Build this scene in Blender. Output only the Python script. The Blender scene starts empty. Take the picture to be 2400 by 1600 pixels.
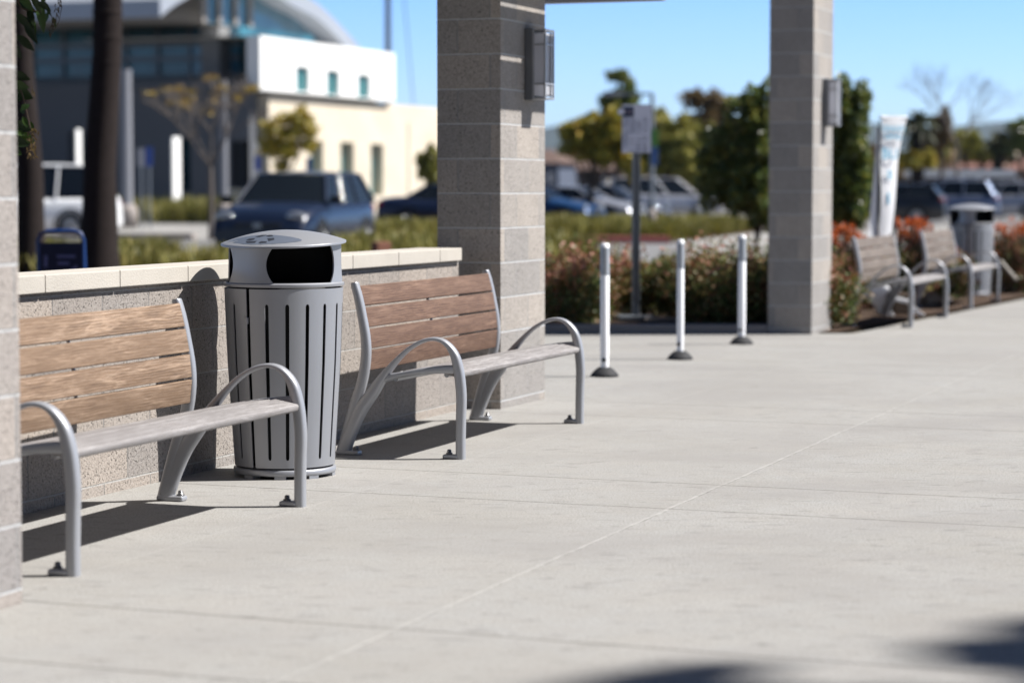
import bpy, math, random
from mathutils import Vector, Matrix
C = bpy.context.scene
COL = C.collection
R = math.radians
random.seed(7)
# ------------------------------------------------------------------ camera
HC = 1.28; FPX = 5667.0
PITCH = math.atan(360.0/FPX)
cam_d = bpy.data.cameras.new('camera'); cam = bpy.data.objects.new('camera', cam_d); COL.objects.link(cam)
cam.location = (0, 0, HC); cam.rotation_euler = (R(90)-PITCH, 0, 0)
cam_d.sensor_width = 36; cam_d.lens = 36*FPX/2400.0
cam_d.clip_start = 0.1; cam_d.clip_end = 6000
cam_d.dof.use_dof = True; cam_d.dof.focus_distance = 10.7; cam_d.dof.aperture_fstop = 1.9
C.camera = cam
# ------------------------------------------------------------------ world, sun, exposure
SUN_EL = R(50); SUN_DIR = Vector((1, 0.05, 0)).normalized()
world = bpy.data.worlds.new('World'); C.world = world; world.use_nodes = True
wt = world.node_tree; bg = wt.nodes['Background']
sky = wt.nodes.new('ShaderNodeTexSky'); sky.sky_type = 'NISHITA'; sky.sun_disc = False
sky.sun_elevation = SUN_EL; sky.sun_rotation = R(87); sky.altitude = 0; sky.air_density = 1.0; sky.dust_density = 0.6; sky.ozone_density = 2.0
tc = wt.nodes.new('ShaderNodeTexCoord'); sx_ = wt.nodes.new('ShaderNodeSeparateXYZ'); wt.links.new(tc.outputs['Generated'], sx_.inputs[0])
rp = wt.nodes.new('ShaderNodeValToRGB'); wt.links.new(sx_.outputs[2], rp.inputs[0])
while len(rp.color_ramp.elements) < 5: rp.color_ramp.elements.new(.5)
for e_, (p_, c_) in zip(rp.color_ramp.elements, [(0, (.58, .74, 1.10)), (.035, (.50, .68, 1.10)), (.085, (.34, .54, 1.02)), (.15, (.15, .18, .24)), (1, (.13, .14, .17))]):
    e_.position = p_; e_.color = (*c_, 1)
ml = wt.nodes.new('ShaderNodeMix'); ml.data_type = 'RGBA'; ml.blend_type = 'MULTIPLY'; ml.inputs[0].default_value = 1
wt.links.new(sky.outputs[0], ml.inputs[6]); wt.links.new(rp.outputs[0], ml.inputs[7])
wt.links.new(ml.outputs[2], bg.inputs[0]); bg.inputs[1].default_value = 0.12
sd = bpy.data.lights.new('sun', 'SUN'); sd.energy = 5.0; sd.angle = R(0.53); sd.color = (1.0, 0.965, 0.92)
sun = bpy.data.objects.new('sun', sd); COL.objects.link(sun)
sv = Vector((SUN_DIR.x*math.cos(SUN_EL), SUN_DIR.y*math.cos(SUN_EL), math.sin(SUN_EL)))
sun.rotation_euler = sv.to_track_quat('Z', 'Y').to_euler()
C.view_settings.view_transform = 'Standard'; C.view_settings.look = 'None'
C.view_settings.exposure = 1.0; C.view_settings.gamma = 1.0
C.render.resolution_x = 1024; C.render.resolution_y = 682

# ------------------------------------------------------------------ projection helpers (photo pixel -> place in the world)
cp, sp = math.cos(PITCH), math.sin(PITCH)
def ray(u, v):
    return (u-1200, FPX*cp-(v-800)*sp, -FPX*sp-(v-800)*cp)
def G(u, v, z=0.0):
    x, y, w = ray(u, v); t = (z-HC)/w; return (x*t, y*t)
def D(u, v, Y):
    x, y, w = ray(u, v); t = Y/y; return (x*t, Y, HC+w*t)
def PL(u, v, P0, d):
    x, y, w = ray(u, v); det = x*(-d[1])+y*d[0]
    t = (P0[0]*(-d[1])+P0[1]*d[0])/det
    X, Y = x*t, y*t
    return ((X-P0[0])*d[0]+(Y-P0[1])*d[1], HC+w*t)
A20 = R(20)
W = (math.sin(A20), math.cos(A20)); NN = (math.cos(A20), -math.sin(A20))

# ------------------------------------------------------------------ object helpers
class MB:
    def __init__(s): s.v = []; s.f = []; s.m = []; s.uv = []; s.lv = []; s.sm = []
    def add(s, vs, fs, m=0, uvs=None, lv=0.0, sm=False):
        o = len(s.v); s.v += [tuple(p) for p in vs]
        for i, f in enumerate(fs):
            s.f.append(tuple(o+k for k in f)); s.m.append(m); s.lv.append(lv); s.sm.append(sm)
            s.uv.append(uvs[i] if uvs else None)
    def box(s, c, d, rz=0, m=0, M=None, lv=0.0):
        x, y, z = d[0]/2, d[1]/2, d[2]/2
        P = [Vector((a*x, b*y, e*z)) for e in (-1, 1) for b in (-1, 1) for a in (-1, 1)]
        q = Matrix.Rotation(rz, 3, 'Z') if M is None else M
        P = [q @ p + Vector(c) for p in P]
        s.add(P, [(0,2,3,1), (4,5,7,6), (0,1,5,4), (2,6,7,3), (0,4,6,2), (1,3,7,5)], m, lv=lv)
    def tube(s, pts, rad, n=10, m=0, cap=True, sm=True, lv=0.0):
        pts = [Vector(p) for p in pts]; k = len(pts)
        if not hasattr(rad, '__len__'): rad = [rad]*k
        vs = []; up = None
        for i, p in enumerate(pts):
            t = (pts[min(i+1, k-1)]-pts[max(i-1, 0)])
            if t.length < 1e-9: t = Vector((0, 0, 1))
            t.normalize()
            if up is None or abs(up.dot(t)) > .98: up = Vector((1, 0, 0)) if abs(t.x) < .8 else Vector((0, 1, 0))
            a = t.cross(up).normalized(); b = t.cross(a).normalized(); up = -b if False else up
            for j in range(n):
                an = 2*math.pi*j/n; vs.append(p+(a*math.cos(an)+b*math.sin(an))*rad[i])
        fs = []
        for i in range(k-1):
            for j in range(n):
                fs.append((i*n+j, i*n+(j+1) % n, (i+1)*n+(j+1) % n, (i+1)*n+j))
        s.add(vs, fs, m, sm=sm, lv=lv)
        if cap: 
            s.add([vs[j] for j in range(n)], [tuple(range(n-1, -1, -1))], m, lv=lv)
            s.add([vs[(k-1)*n+j] for j in range(n)], [tuple(range(n))], m, lv=lv)
    def lathe(s, prof, n=32, c=(0, 0, 0), m=0, sm=True):
        vs = []
        for r, z in prof:
            for j in range(n):
                a = 2*math.pi*j/n; vs.append((c[0]+r*math.cos(a), c[1]+r*math.sin(a), c[2]+z))
        fs = [(i*n+j, i*n+(j+1) % n, (i+1)*n+(j+1) % n, (i+1)*n+j) for i in range(len(prof)-1) for j in range(n)]
        s.add(vs, fs, m, sm=sm)
    def quad(s, a, b, c, d, m=0, lv=0.0): s.add([a, b, c, d], [(0, 1, 2, 3)], m, lv=lv)
    def build(s, name, mats, parent=None, bevel=0, seg=2, recalc=False):
        me = bpy.data.meshes.new(name); me.from_pydata(s.v, [], s.f)
        if not isinstance(mats, (list, tuple)): mats = [mats]
        for q in mats: me.materials.append(q)
        me.polygons.foreach_set('material_index', s.m)
        me.polygons.foreach_set('use_smooth', s.sm)
        if any(u is not None for u in s.uv):
            L = me.uv_layers.new(name='UVMap')
            for p, u in zip(me.polygons, s.uv):
                if u:
                    for li, q in zip(p.loop_indices, u): L.data[li].uv = q
        at = me.attributes.new('lv', 'FLOAT', 'FACE'); at.data.foreach_set('value', s.lv)
        me.update()
        if recalc:
            import bmesh
            bm = bmesh.new(); bm.from_mesh(me); bmesh.ops.recalc_face_normals(bm, faces=bm.faces); bm.to_mesh(me); bm.free()
        o = bpy.data.objects.new(name, me); COL.objects.link(o)
        if parent: o.parent = parent
        if bevel:
            b = o.modifiers.new('bevel', 'BEVEL'); b.width = bevel; b.segments = seg; b.limit_method = 'ANGLE'; b.angle_limit = R(40)
            b.harden_normals = False
        return o
def tag(o, label=None, cat=None, group=None, kind=None):
    if label: o['label'] = label
    if cat: o['category'] = cat
    if group: o['group'] = group
    if kind: o['kind'] = kind
    return o
def thing(name, label, cat, loc=(0, 0, 0), rz=0, group=None):
    o = bpy.data.objects.new(name, None); COL.objects.link(o); o.empty_display_size = .1
    o.location = tuple(loc)+(0,)*(3-len(loc)); o.rotation_euler = (0, 0, rz); return tag(o, label, cat, group)
KIDS = {}
def dup(root, loc, rz, label, group=None):
    def cp_(o, par):
        c = o.copy(); COL.objects.link(c); c.parent = par
        for ch in [k for k in ALLOBJ if k.parent is o]: cp_(ch, c)
        return c
    ALLOBJ = list(bpy.data.objects)
    r = cp_(root, None); r.location = loc; r.rotation_euler = (0, 0, rz); r['label'] = label
    if group: r['group'] = group
    return r

# ------------------------------------------------------------------ materials
class NT:
    def __init__(s, name):
        s.mat = bpy.data.materials.new(name); s.mat.use_nodes = True; s.t = s.mat.node_tree
        s.b = s.t.nodes['Principled BSDF']
    def n(s, ty, **kw):
        nd = s.t.nodes.new('ShaderNode'+ty)
        for k, v in kw.items():
            if k.startswith('i_'):
                key = k[2:]; key = int(key) if key.isdigit() else key.replace('_', ' ')
                nd.inputs[key].default_value = v
            else: setattr(nd, k, v)
        return nd
    def l(s, a, b): s.t.links.new(a, b)
    def coords(s, kind='Object'): return s.n('TexCoord').outputs[kind]
    def mapping(s, src, scale=(1, 1, 1), loc=(0, 0, 0), rot=(0, 0, 0)):
        m = s.n('Mapping'); m.inputs['Scale'].default_value = scale; m.inputs['Location'].default_value = loc; m.inputs['Rotation'].default_value = rot
        s.l(src, m.inputs['Vector']); return m.outputs[0]
    def noise(s, vec, scale, detail=3, rough=.55, dist=0):
        n = s.n('TexNoise'); n.inputs['Scale'].default_value = scale; n.inputs['Detail'].default_value = detail
        n.inputs['Roughness'].default_value = rough; n.inputs['Distortion'].default_value = dist
        s.l(vec, n.inputs['Vector']); return n.outputs['Fac']
    def ramp(s, fac, stops, interp='LINEAR'):
        r = s.n('ValToRGB'); r.color_ramp.interpolation = interp; e = r.color_ramp.elements
        while len(e) < len(stops): e.new(.5)
        for q, (p, c) in zip(e, stops):
            q.position = p; q.color = (c[0], c[1], c[2], 1) if hasattr(c, '__len__') else (c, c, c, 1)
        s.l(fac, r.inputs[0]); return r.outputs[0]
    def mix(s, f, a, b, mode='MIX'):
        m = s.n('Mix', data_type='RGBA', blend_type=mode)
        for sock, val in ((m.inputs[0], f), (m.inputs[6], a), (m.inputs[7], b)):
            if hasattr(val, 'links') or hasattr(val, 'is_linked'): s.l(val, sock)
            elif hasattr(val, '__len__'): sock.default_value = (val[0], val[1], val[2], 1)
            else: sock.default_value = val
        return m.outputs[2]
    def math(s, op, a, b=None, c=None):
        m = s.n('Math', operation=op)
        for i, val in enumerate((a, b, c)):
            if val is None: continue
            if hasattr(val, 'is_linked'): s.l(val, m.inputs[i])
            else: m.inputs[i].default_value = val
        return m.outputs[0]
    def bump(s, h, strength=.5, dist=.01, nrm=None):
        b = s.n('Bump'); b.inputs['Strength'].default_value = strength; b.inputs['Distance'].default_value = dist
        s.l(h, b.inputs['Height'])
        if nrm: s.l(nrm, b.inputs['Normal'])
        return b.outputs[0]
    def out(s, col=None, rough=None, nrm=None, metal=None, spec=None, k=.60):
        if col is not None:
            if hasattr(col, 'is_linked'): col = s.mix(1.0, col, (k, k, k), 'MULTIPLY')
            else: col = [q*k for q in col[:3]]
        def st(k, v):
            if v is None: return
            if hasattr(v, 'is_linked'): s.l(v, s.b.inputs[k])
            elif hasattr(v, '__len__'): s.b.inputs[k].default_value = (v[0], v[1], v[2], 1)
            else: s.b.inputs[k].default_value = v
        st('Base Color', col); st('Roughness', rough); st('Metallic', metal); st('Specular IOR Level', spec)
        if nrm: s.l(nrm, s.b.inputs['Normal'])
        return s.mat
def plain(name, col, rough=.6, metal=0, spec=.5, var=.12, scale=6, bump=0, bscale=60, k=.60):
    t = NT(name); v = t.coords()
    n = t.noise(v, scale, 4)
    c = t.mix(n, [k*(1-var) for k in col], [min(1, k*(1+var)) for k in col])
    nr = t.bump(t.noise(v, bscale, 3), bump, .004) if bump else None
    return t.out(c, rough, nr, metal, spec, k)

def m_concrete():
    t = NT('plaza_concrete'); v = t.coords()
    big = t.noise(v, .9, 5, .6); mid = t.noise(v, 7, 5, .6); fine = t.noise(v, 120, 2, .8); grit = t.noise(v, 62, 5, .9)
    c = t.ramp(big, [(.3, (.465, .455, .425)), (.5, (.51, .508, .49)), (.72, (.53, .53, .52))])
    c = t.mix(t.ramp(mid, [(.35, 0), (.7, .35)]), c, (.47, .435, .39))
    warm = t.noise(t.mapping(v, (1, 1, 1), (5, 9, 0)), 1.6, 4, .6)
    c = t.mix(t.ramp(warm, [(.5, 0), (.72, .5)]), c, (.54, .515, .475))
    c = t.mix(t.ramp(fine, [(.40, .85), (.52, 0)]), c, (.25, .235, .215))
    c = t.mix(t.ramp(grit, [(.56, 0), (.68, .6)]), c, (.76, .75, .72))
    spk = t.noise(v, 48, 1, .5)
    c = t.mix(t.ramp(spk, [(.80, 0), (.82, .8)]), c, (.95, .95, .93))
    st = t.noise(t.mapping(v, (5, 14, 1), rot=(0, 0, R(15))), 1.4, 4, .7, .4)
    c = t.mix(t.ramp(st, [(.56, 0), (.66, .8)]), c, (.27, .26, .25))
    sm = t.noise(t.mapping(v, (1, 1.6, 1), (3, 2, 0)), .55, 6, .65)
    c = t.mix(t.ramp(sm, [(.46, 0), (.62, .6)]), c, (.36, .345, .33))
    sp2 = t.noise(v, 5.5, 2, .4)
    c = t.mix(t.ramp(sp2, [(.765, 0), (.79, .5)]), c, (.20, .19, .18))
    vo = t.n('TexVoronoi', feature='F1'); vo.inputs['Scale'].default_value = 2.4; t.l(v, vo.inputs['Vector'])
    vs_ = t.n('SeparateColor'); t.l(vo.outputs['Color'], vs_.inputs[0])
    gum = t.math('MULTIPLY', t.math('LESS_THAN', vo.outputs['Distance'], t.math('MULTIPLY', vs_.outputs[1], .055)), t.math('GREATER_THAN', vs_.outputs[0], .72))
    c = t.mix(t.math('MULTIPLY', gum, .45), c, (.24, .23, .22))
    # joints
    sep = t.n('SeparateXYZ'); t.l(v, sep.inputs[0]); X, Y = sep.outputs[0], sep.outputs[1]
    wob = t.math('ADD', t.math('MULTIPLY', t.math('SUBTRACT', t.noise(v, 6, 3), .5), .014), t.math('MULTIPLY', t.math('SUBTRACT', t.noise(v, 1.3, 3), .5), .03))
    al = R(22)
    a = t.math('ADD', t.math('ADD', t.math('MULTIPLY', X, math.sin(al)), t.math('MULTIPLY', Y, math.cos(al))), wob)
    b = t.math('ADD', t.math('ADD', t.math('MULTIPLY', X, NN[0]), t.math('MULTIPLY', Y, NN[1])), wob)
    cell = t.n('CombineXYZ'); t.l(t.math('FLOOR', t.math('DIVIDE', t.math('SUBTRACT', a, 6.34), 3.62)), cell.inputs[0]); t.l(t.math('GREATER_THAN', b, -2.70), cell.inputs[1]); t.l(t.math('GREATER_THAN', b, -4.08), cell.inputs[2])
    wn = t.n('TexWhiteNoise'); t.l(cell.outputs[0], wn.inputs['Vector'])
    c = t.mix(t.math('MULTIPLY', wn.outputs['Value'], .28), c, (.42, .405, .38))
    def line(src, off, per, w):
        q = t.math('WRAP', t.math('SUBTRACT', src, off), per/2, -per/2)
        return t.math('LESS_THAN', t.math('ABSOLUTE', q), w)
    j = t.math('MAXIMUM', line(a, 5.52, 3.62, .006), line(a, 6.34, 3.62, .006))
    c = t.mix(t.math('MULTIPLY', j, .75), c, (.10, .09, .08))
    brk = t.ramp(t.noise(v, 14, 3), [(.42, 0), (.6, 1)])
    lb = t.math('LESS_THAN', t.math('ABSOLUTE', t.math('SUBTRACT', b, -2.70)), .008)
    c = t.mix(t.math('MULTIPLY', lb, t.math('ADD', t.math('MULTIPLY', brk, .3), .12)), c, (.70, .69, .66))
    le = t.math('LESS_THAN', t.math('ABSOLUTE', t.math('SUBTRACT', b, -2.69)), .0025)
    c = t.mix(t.math('MULTIPLY', le, t.math('SUBTRACT', .6, t.math('MULTIPLY', brk, .6))), c, (.12, .11, .10))
    lf = t.math('LESS_THAN', t.math('ABSOLUTE', t.math('SUBTRACT', b, -4.08)), .005)
    c = t.mix(t.math('MULTIPLY', lf, .14), c, (.75, .73, .69))
    nr = t.bump(grit, .35, .003)
    return t.out(c, .85, nr, 0, .25)
def m_block(name, base, dark, pit=1.0, ju=0.0, mh=(.74, .76, .78), mv=(.40, .40, .40), msz=.005):
    t = NT(name); uv = t.coords('UV'); v = t.coords()
    mp = t.mapping(uv, (1, 1, 1), (ju, -.047, 0))
    br = t.n('TexBrick', offset=.5, offset_frequency=2)
    br.inputs['Scale'].default_value = 1; br.inputs['Brick Width'].default_value = .4; br.inputs['Row Height'].default_value = .2
    br.inputs['Mortar Size'].default_value = msz; br.inputs['Mortar Smooth'].default_value = .3
    br.inputs['Color1'].default_value = (.80, .81, .83, 1); br.inputs['Color2'].default_value = (1.10, 1.05, 1.0, 1); br.inputs['Mortar'].default_value = (1, 1, 1, 1)
    t.l(mp, br.inputs['Vector'])
    agg = t.n('TexVoronoi', feature='F1'); agg.inputs['Scale'].default_value = 170; t.l(v, agg.inputs['Vector'])
    sepc = t.n('SeparateColor'); t.l(agg.outputs['Color'], sepc.inputs[0])
    c = t.ramp(sepc.outputs[0], [(.0, dark), (.25, base), (.6, [k*1.12 for k in base]), (.85, [min(1, k*1.45) for k in base]), (1, (.62, .60, .57))])
    big = t.noise(v, 3.5, 4)
    c = t.mix(.55, c, t.ramp(big, [(.3, [k*.9 for k in base]), (.7, [k*1.1 for k in base])]))
    c = t.mix(1.0, c, br.outputs['Color'], 'MULTIPLY')
    pits = t.noise(v, 88, 3, .6)
    pf = t.ramp(pits, [(.30, .85*pit), (.40, 0)])
    c = t.mix(pf, c, [k*.25 for k in base])
    su = t.n('SeparateXYZ'); t.l(mp, su.inputs[0]); rowf = t.math('ABSOLUTE', t.math('WRAP', su.outputs[1], .1, -.1))
    hz = t.math('LESS_THAN', rowf, .007)
    mc = t.mix(hz, mv, mh)
    c = t.mix(t.math('MULTIPLY', br.outputs['Fac'], .85), c, mc)
    h = t.math('SUBTRACT', t.math('MULTIPLY', t.ramp(pits, [(.28, 0), (.45, 1)]), .8), t.math('MULTIPLY', br.outputs['Fac'], 1.2))
    n1 = t.bump(h, .8, .006); n2 = t.bump(sepc.outputs[0], .35, .003, n1)
    return t.out(c, .9, n2, 0, .2)
def m_wood(name, dk, md, lt, streak=.5, gscale=1.0):
    t = NT(name); v = t.coords(); oi = t.n('ObjectInfo')
    ad = t.n('VectorMath', operation='ADD'); t.l(v, ad.inputs[0])
    sc = t.n('VectorMath', operation='SCALE'); cb = t.n('CombineXYZ'); cb.inputs[0].default_value = 17; cb.inputs[1].default_value = 5; cb.inputs[2].default_value = 9
    t.l(cb.outputs[0], sc.inputs[0]); t.l(oi.outputs['Random'], sc.inputs['Scale']); t.l(sc.outputs[0], ad.inputs[1]); p = ad.outputs[0]
    g = t.noise(t.mapping(p, (1.6, 14, 14)), 2.2*gscale, 4, .6, 1.6)
    rings = t.n('TexWave', wave_type='BANDS', bands_direction='Z', wave_profile='SIN')
    rings.inputs['Scale'].default_value = 9.0*gscale; rings.inputs['Distortion'].default_value = 6; rings.inputs['Detail'].default_value = 3; rings.inputs['Detail Scale'].default_value = 1.1
    t.l(t.mapping(p, (.55, 3, 3)), rings.inputs['Vector'])
    fib = t.noise(t.mapping(p, (2, 90, 90)), 3, 3, .7, .2)
    c = t.ramp(g, [(.28, dk), (.5, md), (.72, lt)])
    c = t.mix(t.math('MULTIPLY', t.ramp(rings.outputs['Fac'], [(.35, 0), (.9, 1)]), .55), c, lt)
    c = t.mix(t.ramp(fib, [(.38, .6), (.55, 0)]), c, dk)
    w2 = t.n('TexWave', wave_type='BANDS', bands_direction='Z', wave_profile='SAW'); w2.inputs['Scale'].default_value = 26*gscale; w2.inputs['Distortion'].default_value = 13; w2.inputs['Detail'].default_value = 2; w2.inputs['Detail Scale'].default_value = .8
    t.l(t.mapping(p, (.32, 1.6, 1.6)), w2.inputs['Vector']); c = t.mix(t.ramp(w2.outputs['Fac'], [(.55, 0), (.95, .5)]), c, dk)
    sh = t.noise(t.mapping(p, (1.1, 10, 13)), 1.9, 5, .66, 1.5)
    c = t.mix(t.ramp(sh, [(.52, 0), (.68, streak)]), c, [min(1, k*1.35) for k in lt])
    c = t.mix(t.math('MULTIPLY', oi.outputs['Random'], .45), c, [k*.72 for k in md])
    blotch = t.noise(t.mapping(p, (2.2, 2.2, 3.2)), 1.4, 3)
    c = t.mix(t.ramp(blotch, [(.4, .45), (.6, 0)]), c, [k*.7 for k in md])
    return t.out(c, .62, t.bump(fib, .35, .0012), 0, .35)
def m_leaf(name, cols, rough=.5, trans=.25, spec=.3):
    t = NT(name); at = t.n('Attribute', attribute_name='lv')
    k = len(cols); c = t.ramp(at.outputs['Fac'], [(i/(k-1), q) for i, q in enumerate(cols)])
    t.out(c, rough, None, 0, spec, .85)
    tr = t.n('BsdfTranslucent'); t.l(t.mix(1.0, c, (.8, .8, .6), 'MULTIPLY'), tr.inputs[0]); mx = t.n('MixShader'); mx.inputs[0].default_value = trans
    t.l(t.b.outputs[0], mx.inputs[1]); t.l(tr.outputs[0], mx.inputs[2])
    t.l(mx.outputs[0], t.t.nodes['Material Output'].inputs[0]); return t.mat
M = {}
def m_frost():
    t = NT('frosted_glass'); t.out((.75, .76, .80), .3, None, 0, .4, 1); tr = t.n('BsdfTranslucent'); tr.inputs[0].default_value = (.7, .71, .76, 1); mx = t.n('MixShader'); mx.inputs[0].default_value = .55
    t.l(t.b.outputs[0], mx.inputs[1]); t.l(tr.outputs[0], mx.inputs[2]); t.l(mx.outputs[0], t.t.nodes['Material Output'].inputs[0]); return t.mat
def m_cloth():
    t = NT('white_cloth'); t.out((.85, .86, .88), .8, None, 0, .2, 1); tr = t.n('BsdfTranslucent'); tr.inputs[0].default_value = (.85, .86, .88, 1); mx = t.n('MixShader'); mx.inputs[0].default_value = .2
    t.l(t.b.outputs[0], mx.inputs[1]); t.l(tr.outputs[0], mx.inputs[2]); t.l(mx.outputs[0], t.t.nodes['Material Output'].inputs[0]); return t.mat
M['conc'] = m_concrete()
M['blockwall'] = m_block('wall_block', (.46, .42, .385), (.19, .168, .15), 1.1, .265, (.60, .59, .57), (.30, .29, .28), .0042)
M['blockpillar'] = m_block('pillar_block', (.50, .47, .44), (.26, .235, .21), .8, .13)
M['blockfar'] = m_block('pale_block', (.50, .475, .45), (.34, .32, .30), .5, .1)
M['blockleft'] = m_block('near_block', (.47, .44, .42), (.30, .27, .255), .45, .05)
M['cap'] = plain('cap_stone', (.60, .56, .50), .85, 0, .2, .14, 5, .5, 120, k=.68)
M['metal'] = plain('silver_paint', (.56, .575, .615), .40, .40, .5, .035, 3, .05, 400)
M['metald'] = plain('dark_grey_paint', (.21, .225, .25), .4, .2, .5, .05, 3)
M['bin'] = plain('bin_paint', (.51, .525, .565), .42, .45, .5, .04, 2.5, .06, 500)
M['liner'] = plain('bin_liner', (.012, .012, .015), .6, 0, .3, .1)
M['steel'] = plain('bolt_steel', (.30, .30, .31), .3, .8, .5, .05)
M['label'] = plain('label_plate', (.17, .20, .26), .35, .1, .5, .08, 8)
M['labeldk'] = plain('label_marks', (.03, .035, .05), .5)
M['woodback'] = m_wood('bench_wood', (.13, .078, .048), (.33, .21, .13), (.66, .485, .35), .6)
M['woodback2'] = m_wood('bench_wood_dark', (.10, .052, .034), (.215, .12, .078), (.39, .25, .175), .4)
M['woodseat'] = m_wood('grey_wood', (.20, .175, .165), (.42, .395, .39), (.66, .635, .63), .5, 1.5)
M['woodfar'] = m_wood('faded_wood', (.16, .13, .105), (.25, .20, .165), (.40, .34, .29), .35)
M['wplastic'] = plain('white_plastic', (.86, .87, .89), .45, 0, .4, .05, k=1)
M['reflect'] = plain('grey_sheeting', (.56, .60, .66), .35, .2, .5, .05)
M['rubber'] = plain('black_rubber', (.045, .046, .05), .75, 0, .3, .15)
M['galv'] = plain('galvanised_post', (.34, .38, .43), .5, .4, .5, .12, 20)
M['soil'] = plain('soil', (.11, .075, .055), .95, 0, .1, .35, 12, .8, 60)
M['kerb'] = plain('kerb_concrete', (.46, .41, .38), .9, 0, .2, .1, 4)
M['redkerb'] = plain('red_kerb_paint', (.62, .20, .18), .8, 0, .2, .2, 4)
M['asphalt'] = plain('lot_asphalt', (.27, .27, .275), .9, 0, .2, .12, 1.5)
M['ground'] = plain('far_ground', (.17, .14, .10), .95, 0, .1, .35, .3)
M['bark'] = plain('bark', (.12, .09, .07), .95, 0, .1, .35, 20, .8, 30)
M['palmbark'] = plain('palm_bark', (.042, .033, .031), .95, 0, .1, .35, 14, 1, 40)
M['greybark'] = plain('grey_bark', (.22, .19, .17), .9, 0, .1, .25, 14, .5, 40)
M['glassfrost'] = m_frost()
M['black'] = plain('black_paint', (.015, .02, .02), .4)
M['cloth'] = m_cloth()
M['bluetxt'] = plain('pale_blue_print', (.10, .42, .62), .8, 0, .2, .1, k=.9)
M['navy'] = plain('navy_print', (.008, .045, .12), .6, 0, .3, .1)
M['signwhite'] = plain('sign_sheet', (.62, .65, .78), .5, 0, .3, .04, k=1)
M['signgrey'] = plain('sign_text', (.26, .29, .36), .5, 0, .3, .1)
M['signpink'] = plain('sign_number', (.50, .40, .50), .5, 0, .3, .1)
M['blueplastic'] = plain('blue_plastic', (.006, .045, .20), .4, 0, .4, .1)
M['bluepanel'] = plain('navy_panel', (.004, .016, .07), .4, 0, .4, .1)
M['lilac'] = plain('pale_print', (.17, .19, .42), .5, 0, .4, .2, 20)

# ------------------------------------------------------------------ setting: ground sheets
def sheet(name, poly, z, m, label=None, kind='structure'):
    b = MB(); b.add([(x, y, z) for x, y in poly], [tuple(range(len(poly)))])
    o = b.build(name, m); o['kind'] = kind
    if label: o['label'] = label
    return o
sheet('ground', [(-3000, -200), (3000, -200), (4400, 4780), (-4400, 4780)], -.03, M['ground'])
sheet('parking_lot', [(-45, 42.5), (45, 41), (60, 150), (-60, 150)], -.022, M['asphalt'])
EX, EY = 2.75, 21.25
plz = [(-14, -8), (30, -8), (30, 80), (25, 72), (EX+.25+ (60-EY)*.44, 60), (EX+.25, EY), (-1.2, 21.3), (-1.2, 14.6), (-3.0, 9.6), (-14, 9.6)]
sheet('plaza', plz, 0.0, M['conc'])
# kerbs of the planting bed
kb = MB()
kb.box((.7, 21.36, -.01+.025), (3.8, .22, .12), 0)
o = kb.build('kerb', M['kerb'], bevel=.01); o['kind'] = 'structure'
sheet('planting_bed', [(-1.2, 21.45), (2.9, 21.45), (EX+.2+(60-EY)*.44, 60), (EX+5, 41), (-1.2, 41)], .004, M['soil'])
sheet('lawn_bed', [(-30, 14), (-1.3, 14.7), (-1.2, 42), (-30, 42)], -.012, M['soil'])

# ------------------------------------------------------------------ block walls and pillars
def uvbox(b, P0, dx, dy, z0, z1, m=0, uoff=0):
    """box on ground rectangle P0, P0+dx, P0+dx+dy, P0+dy with block UVs running round it"""
    p = [Vector(P0), Vector(P0)+Vector(dx), Vector(P0)+Vector(dx)+Vector(dy), Vector(P0)+Vector(dy)]
    u = uoff
    for i in range(4):
        a, c = p[i], p[(i+1) % 4]; L = (c-a).length
        b.add([(a.x, a.y, z0), (c.x, c.y, z0), (c.x, c.y, z1), (a.x, a.y, z1)], [(0, 1, 2, 3)], m, [[(u, z0), (u+L, z0), (u+L, z1), (u, z1)]])
        u += L
    b.add([(q.x, q.y, z1) for q in p], [(0, 1, 2, 3)], m, [[(q.x, q.y) for q in p]])
Wv = Vector(W); Nv = Vector(NN)
def pillar(corner, h, mat, label, name='block_pillar', L=.775, T=.392, uo=0.0):
    # corner = the corner nearest the camera between the shaded end and the sunlit side
    t = thing(name, label, 'pillar', (corner[0], corner[1], 0), 0)
    b = MB(); uvbox(b, (0, 0), tuple(Wv*L), tuple(-Nv*T), 0, h, 0, uo)
    b.build('shaft', mat, t, recalc=True)
    return t
P1 = (-.066, 13.952); P2 = (2.618, 21.10)
p1 = pillar(P1, 3.3, M['blockpillar'], 'rough grey block pillar at the end of the low wall, carrying a wall lamp near its top')
p2 = pillar(P2, 3.6, M['blockfar'], 'smooth pale grey block pillar beside the orange flower bed, just left of a bench', uo=.1)
pl = pillar((-1.512-W[0]*.775, 7.404-W[1]*.775), 2.5, M['blockleft'], 'sunlit grey block pillar cut by the left edge of the picture, nearest of the pillars', uo=.2)

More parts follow.
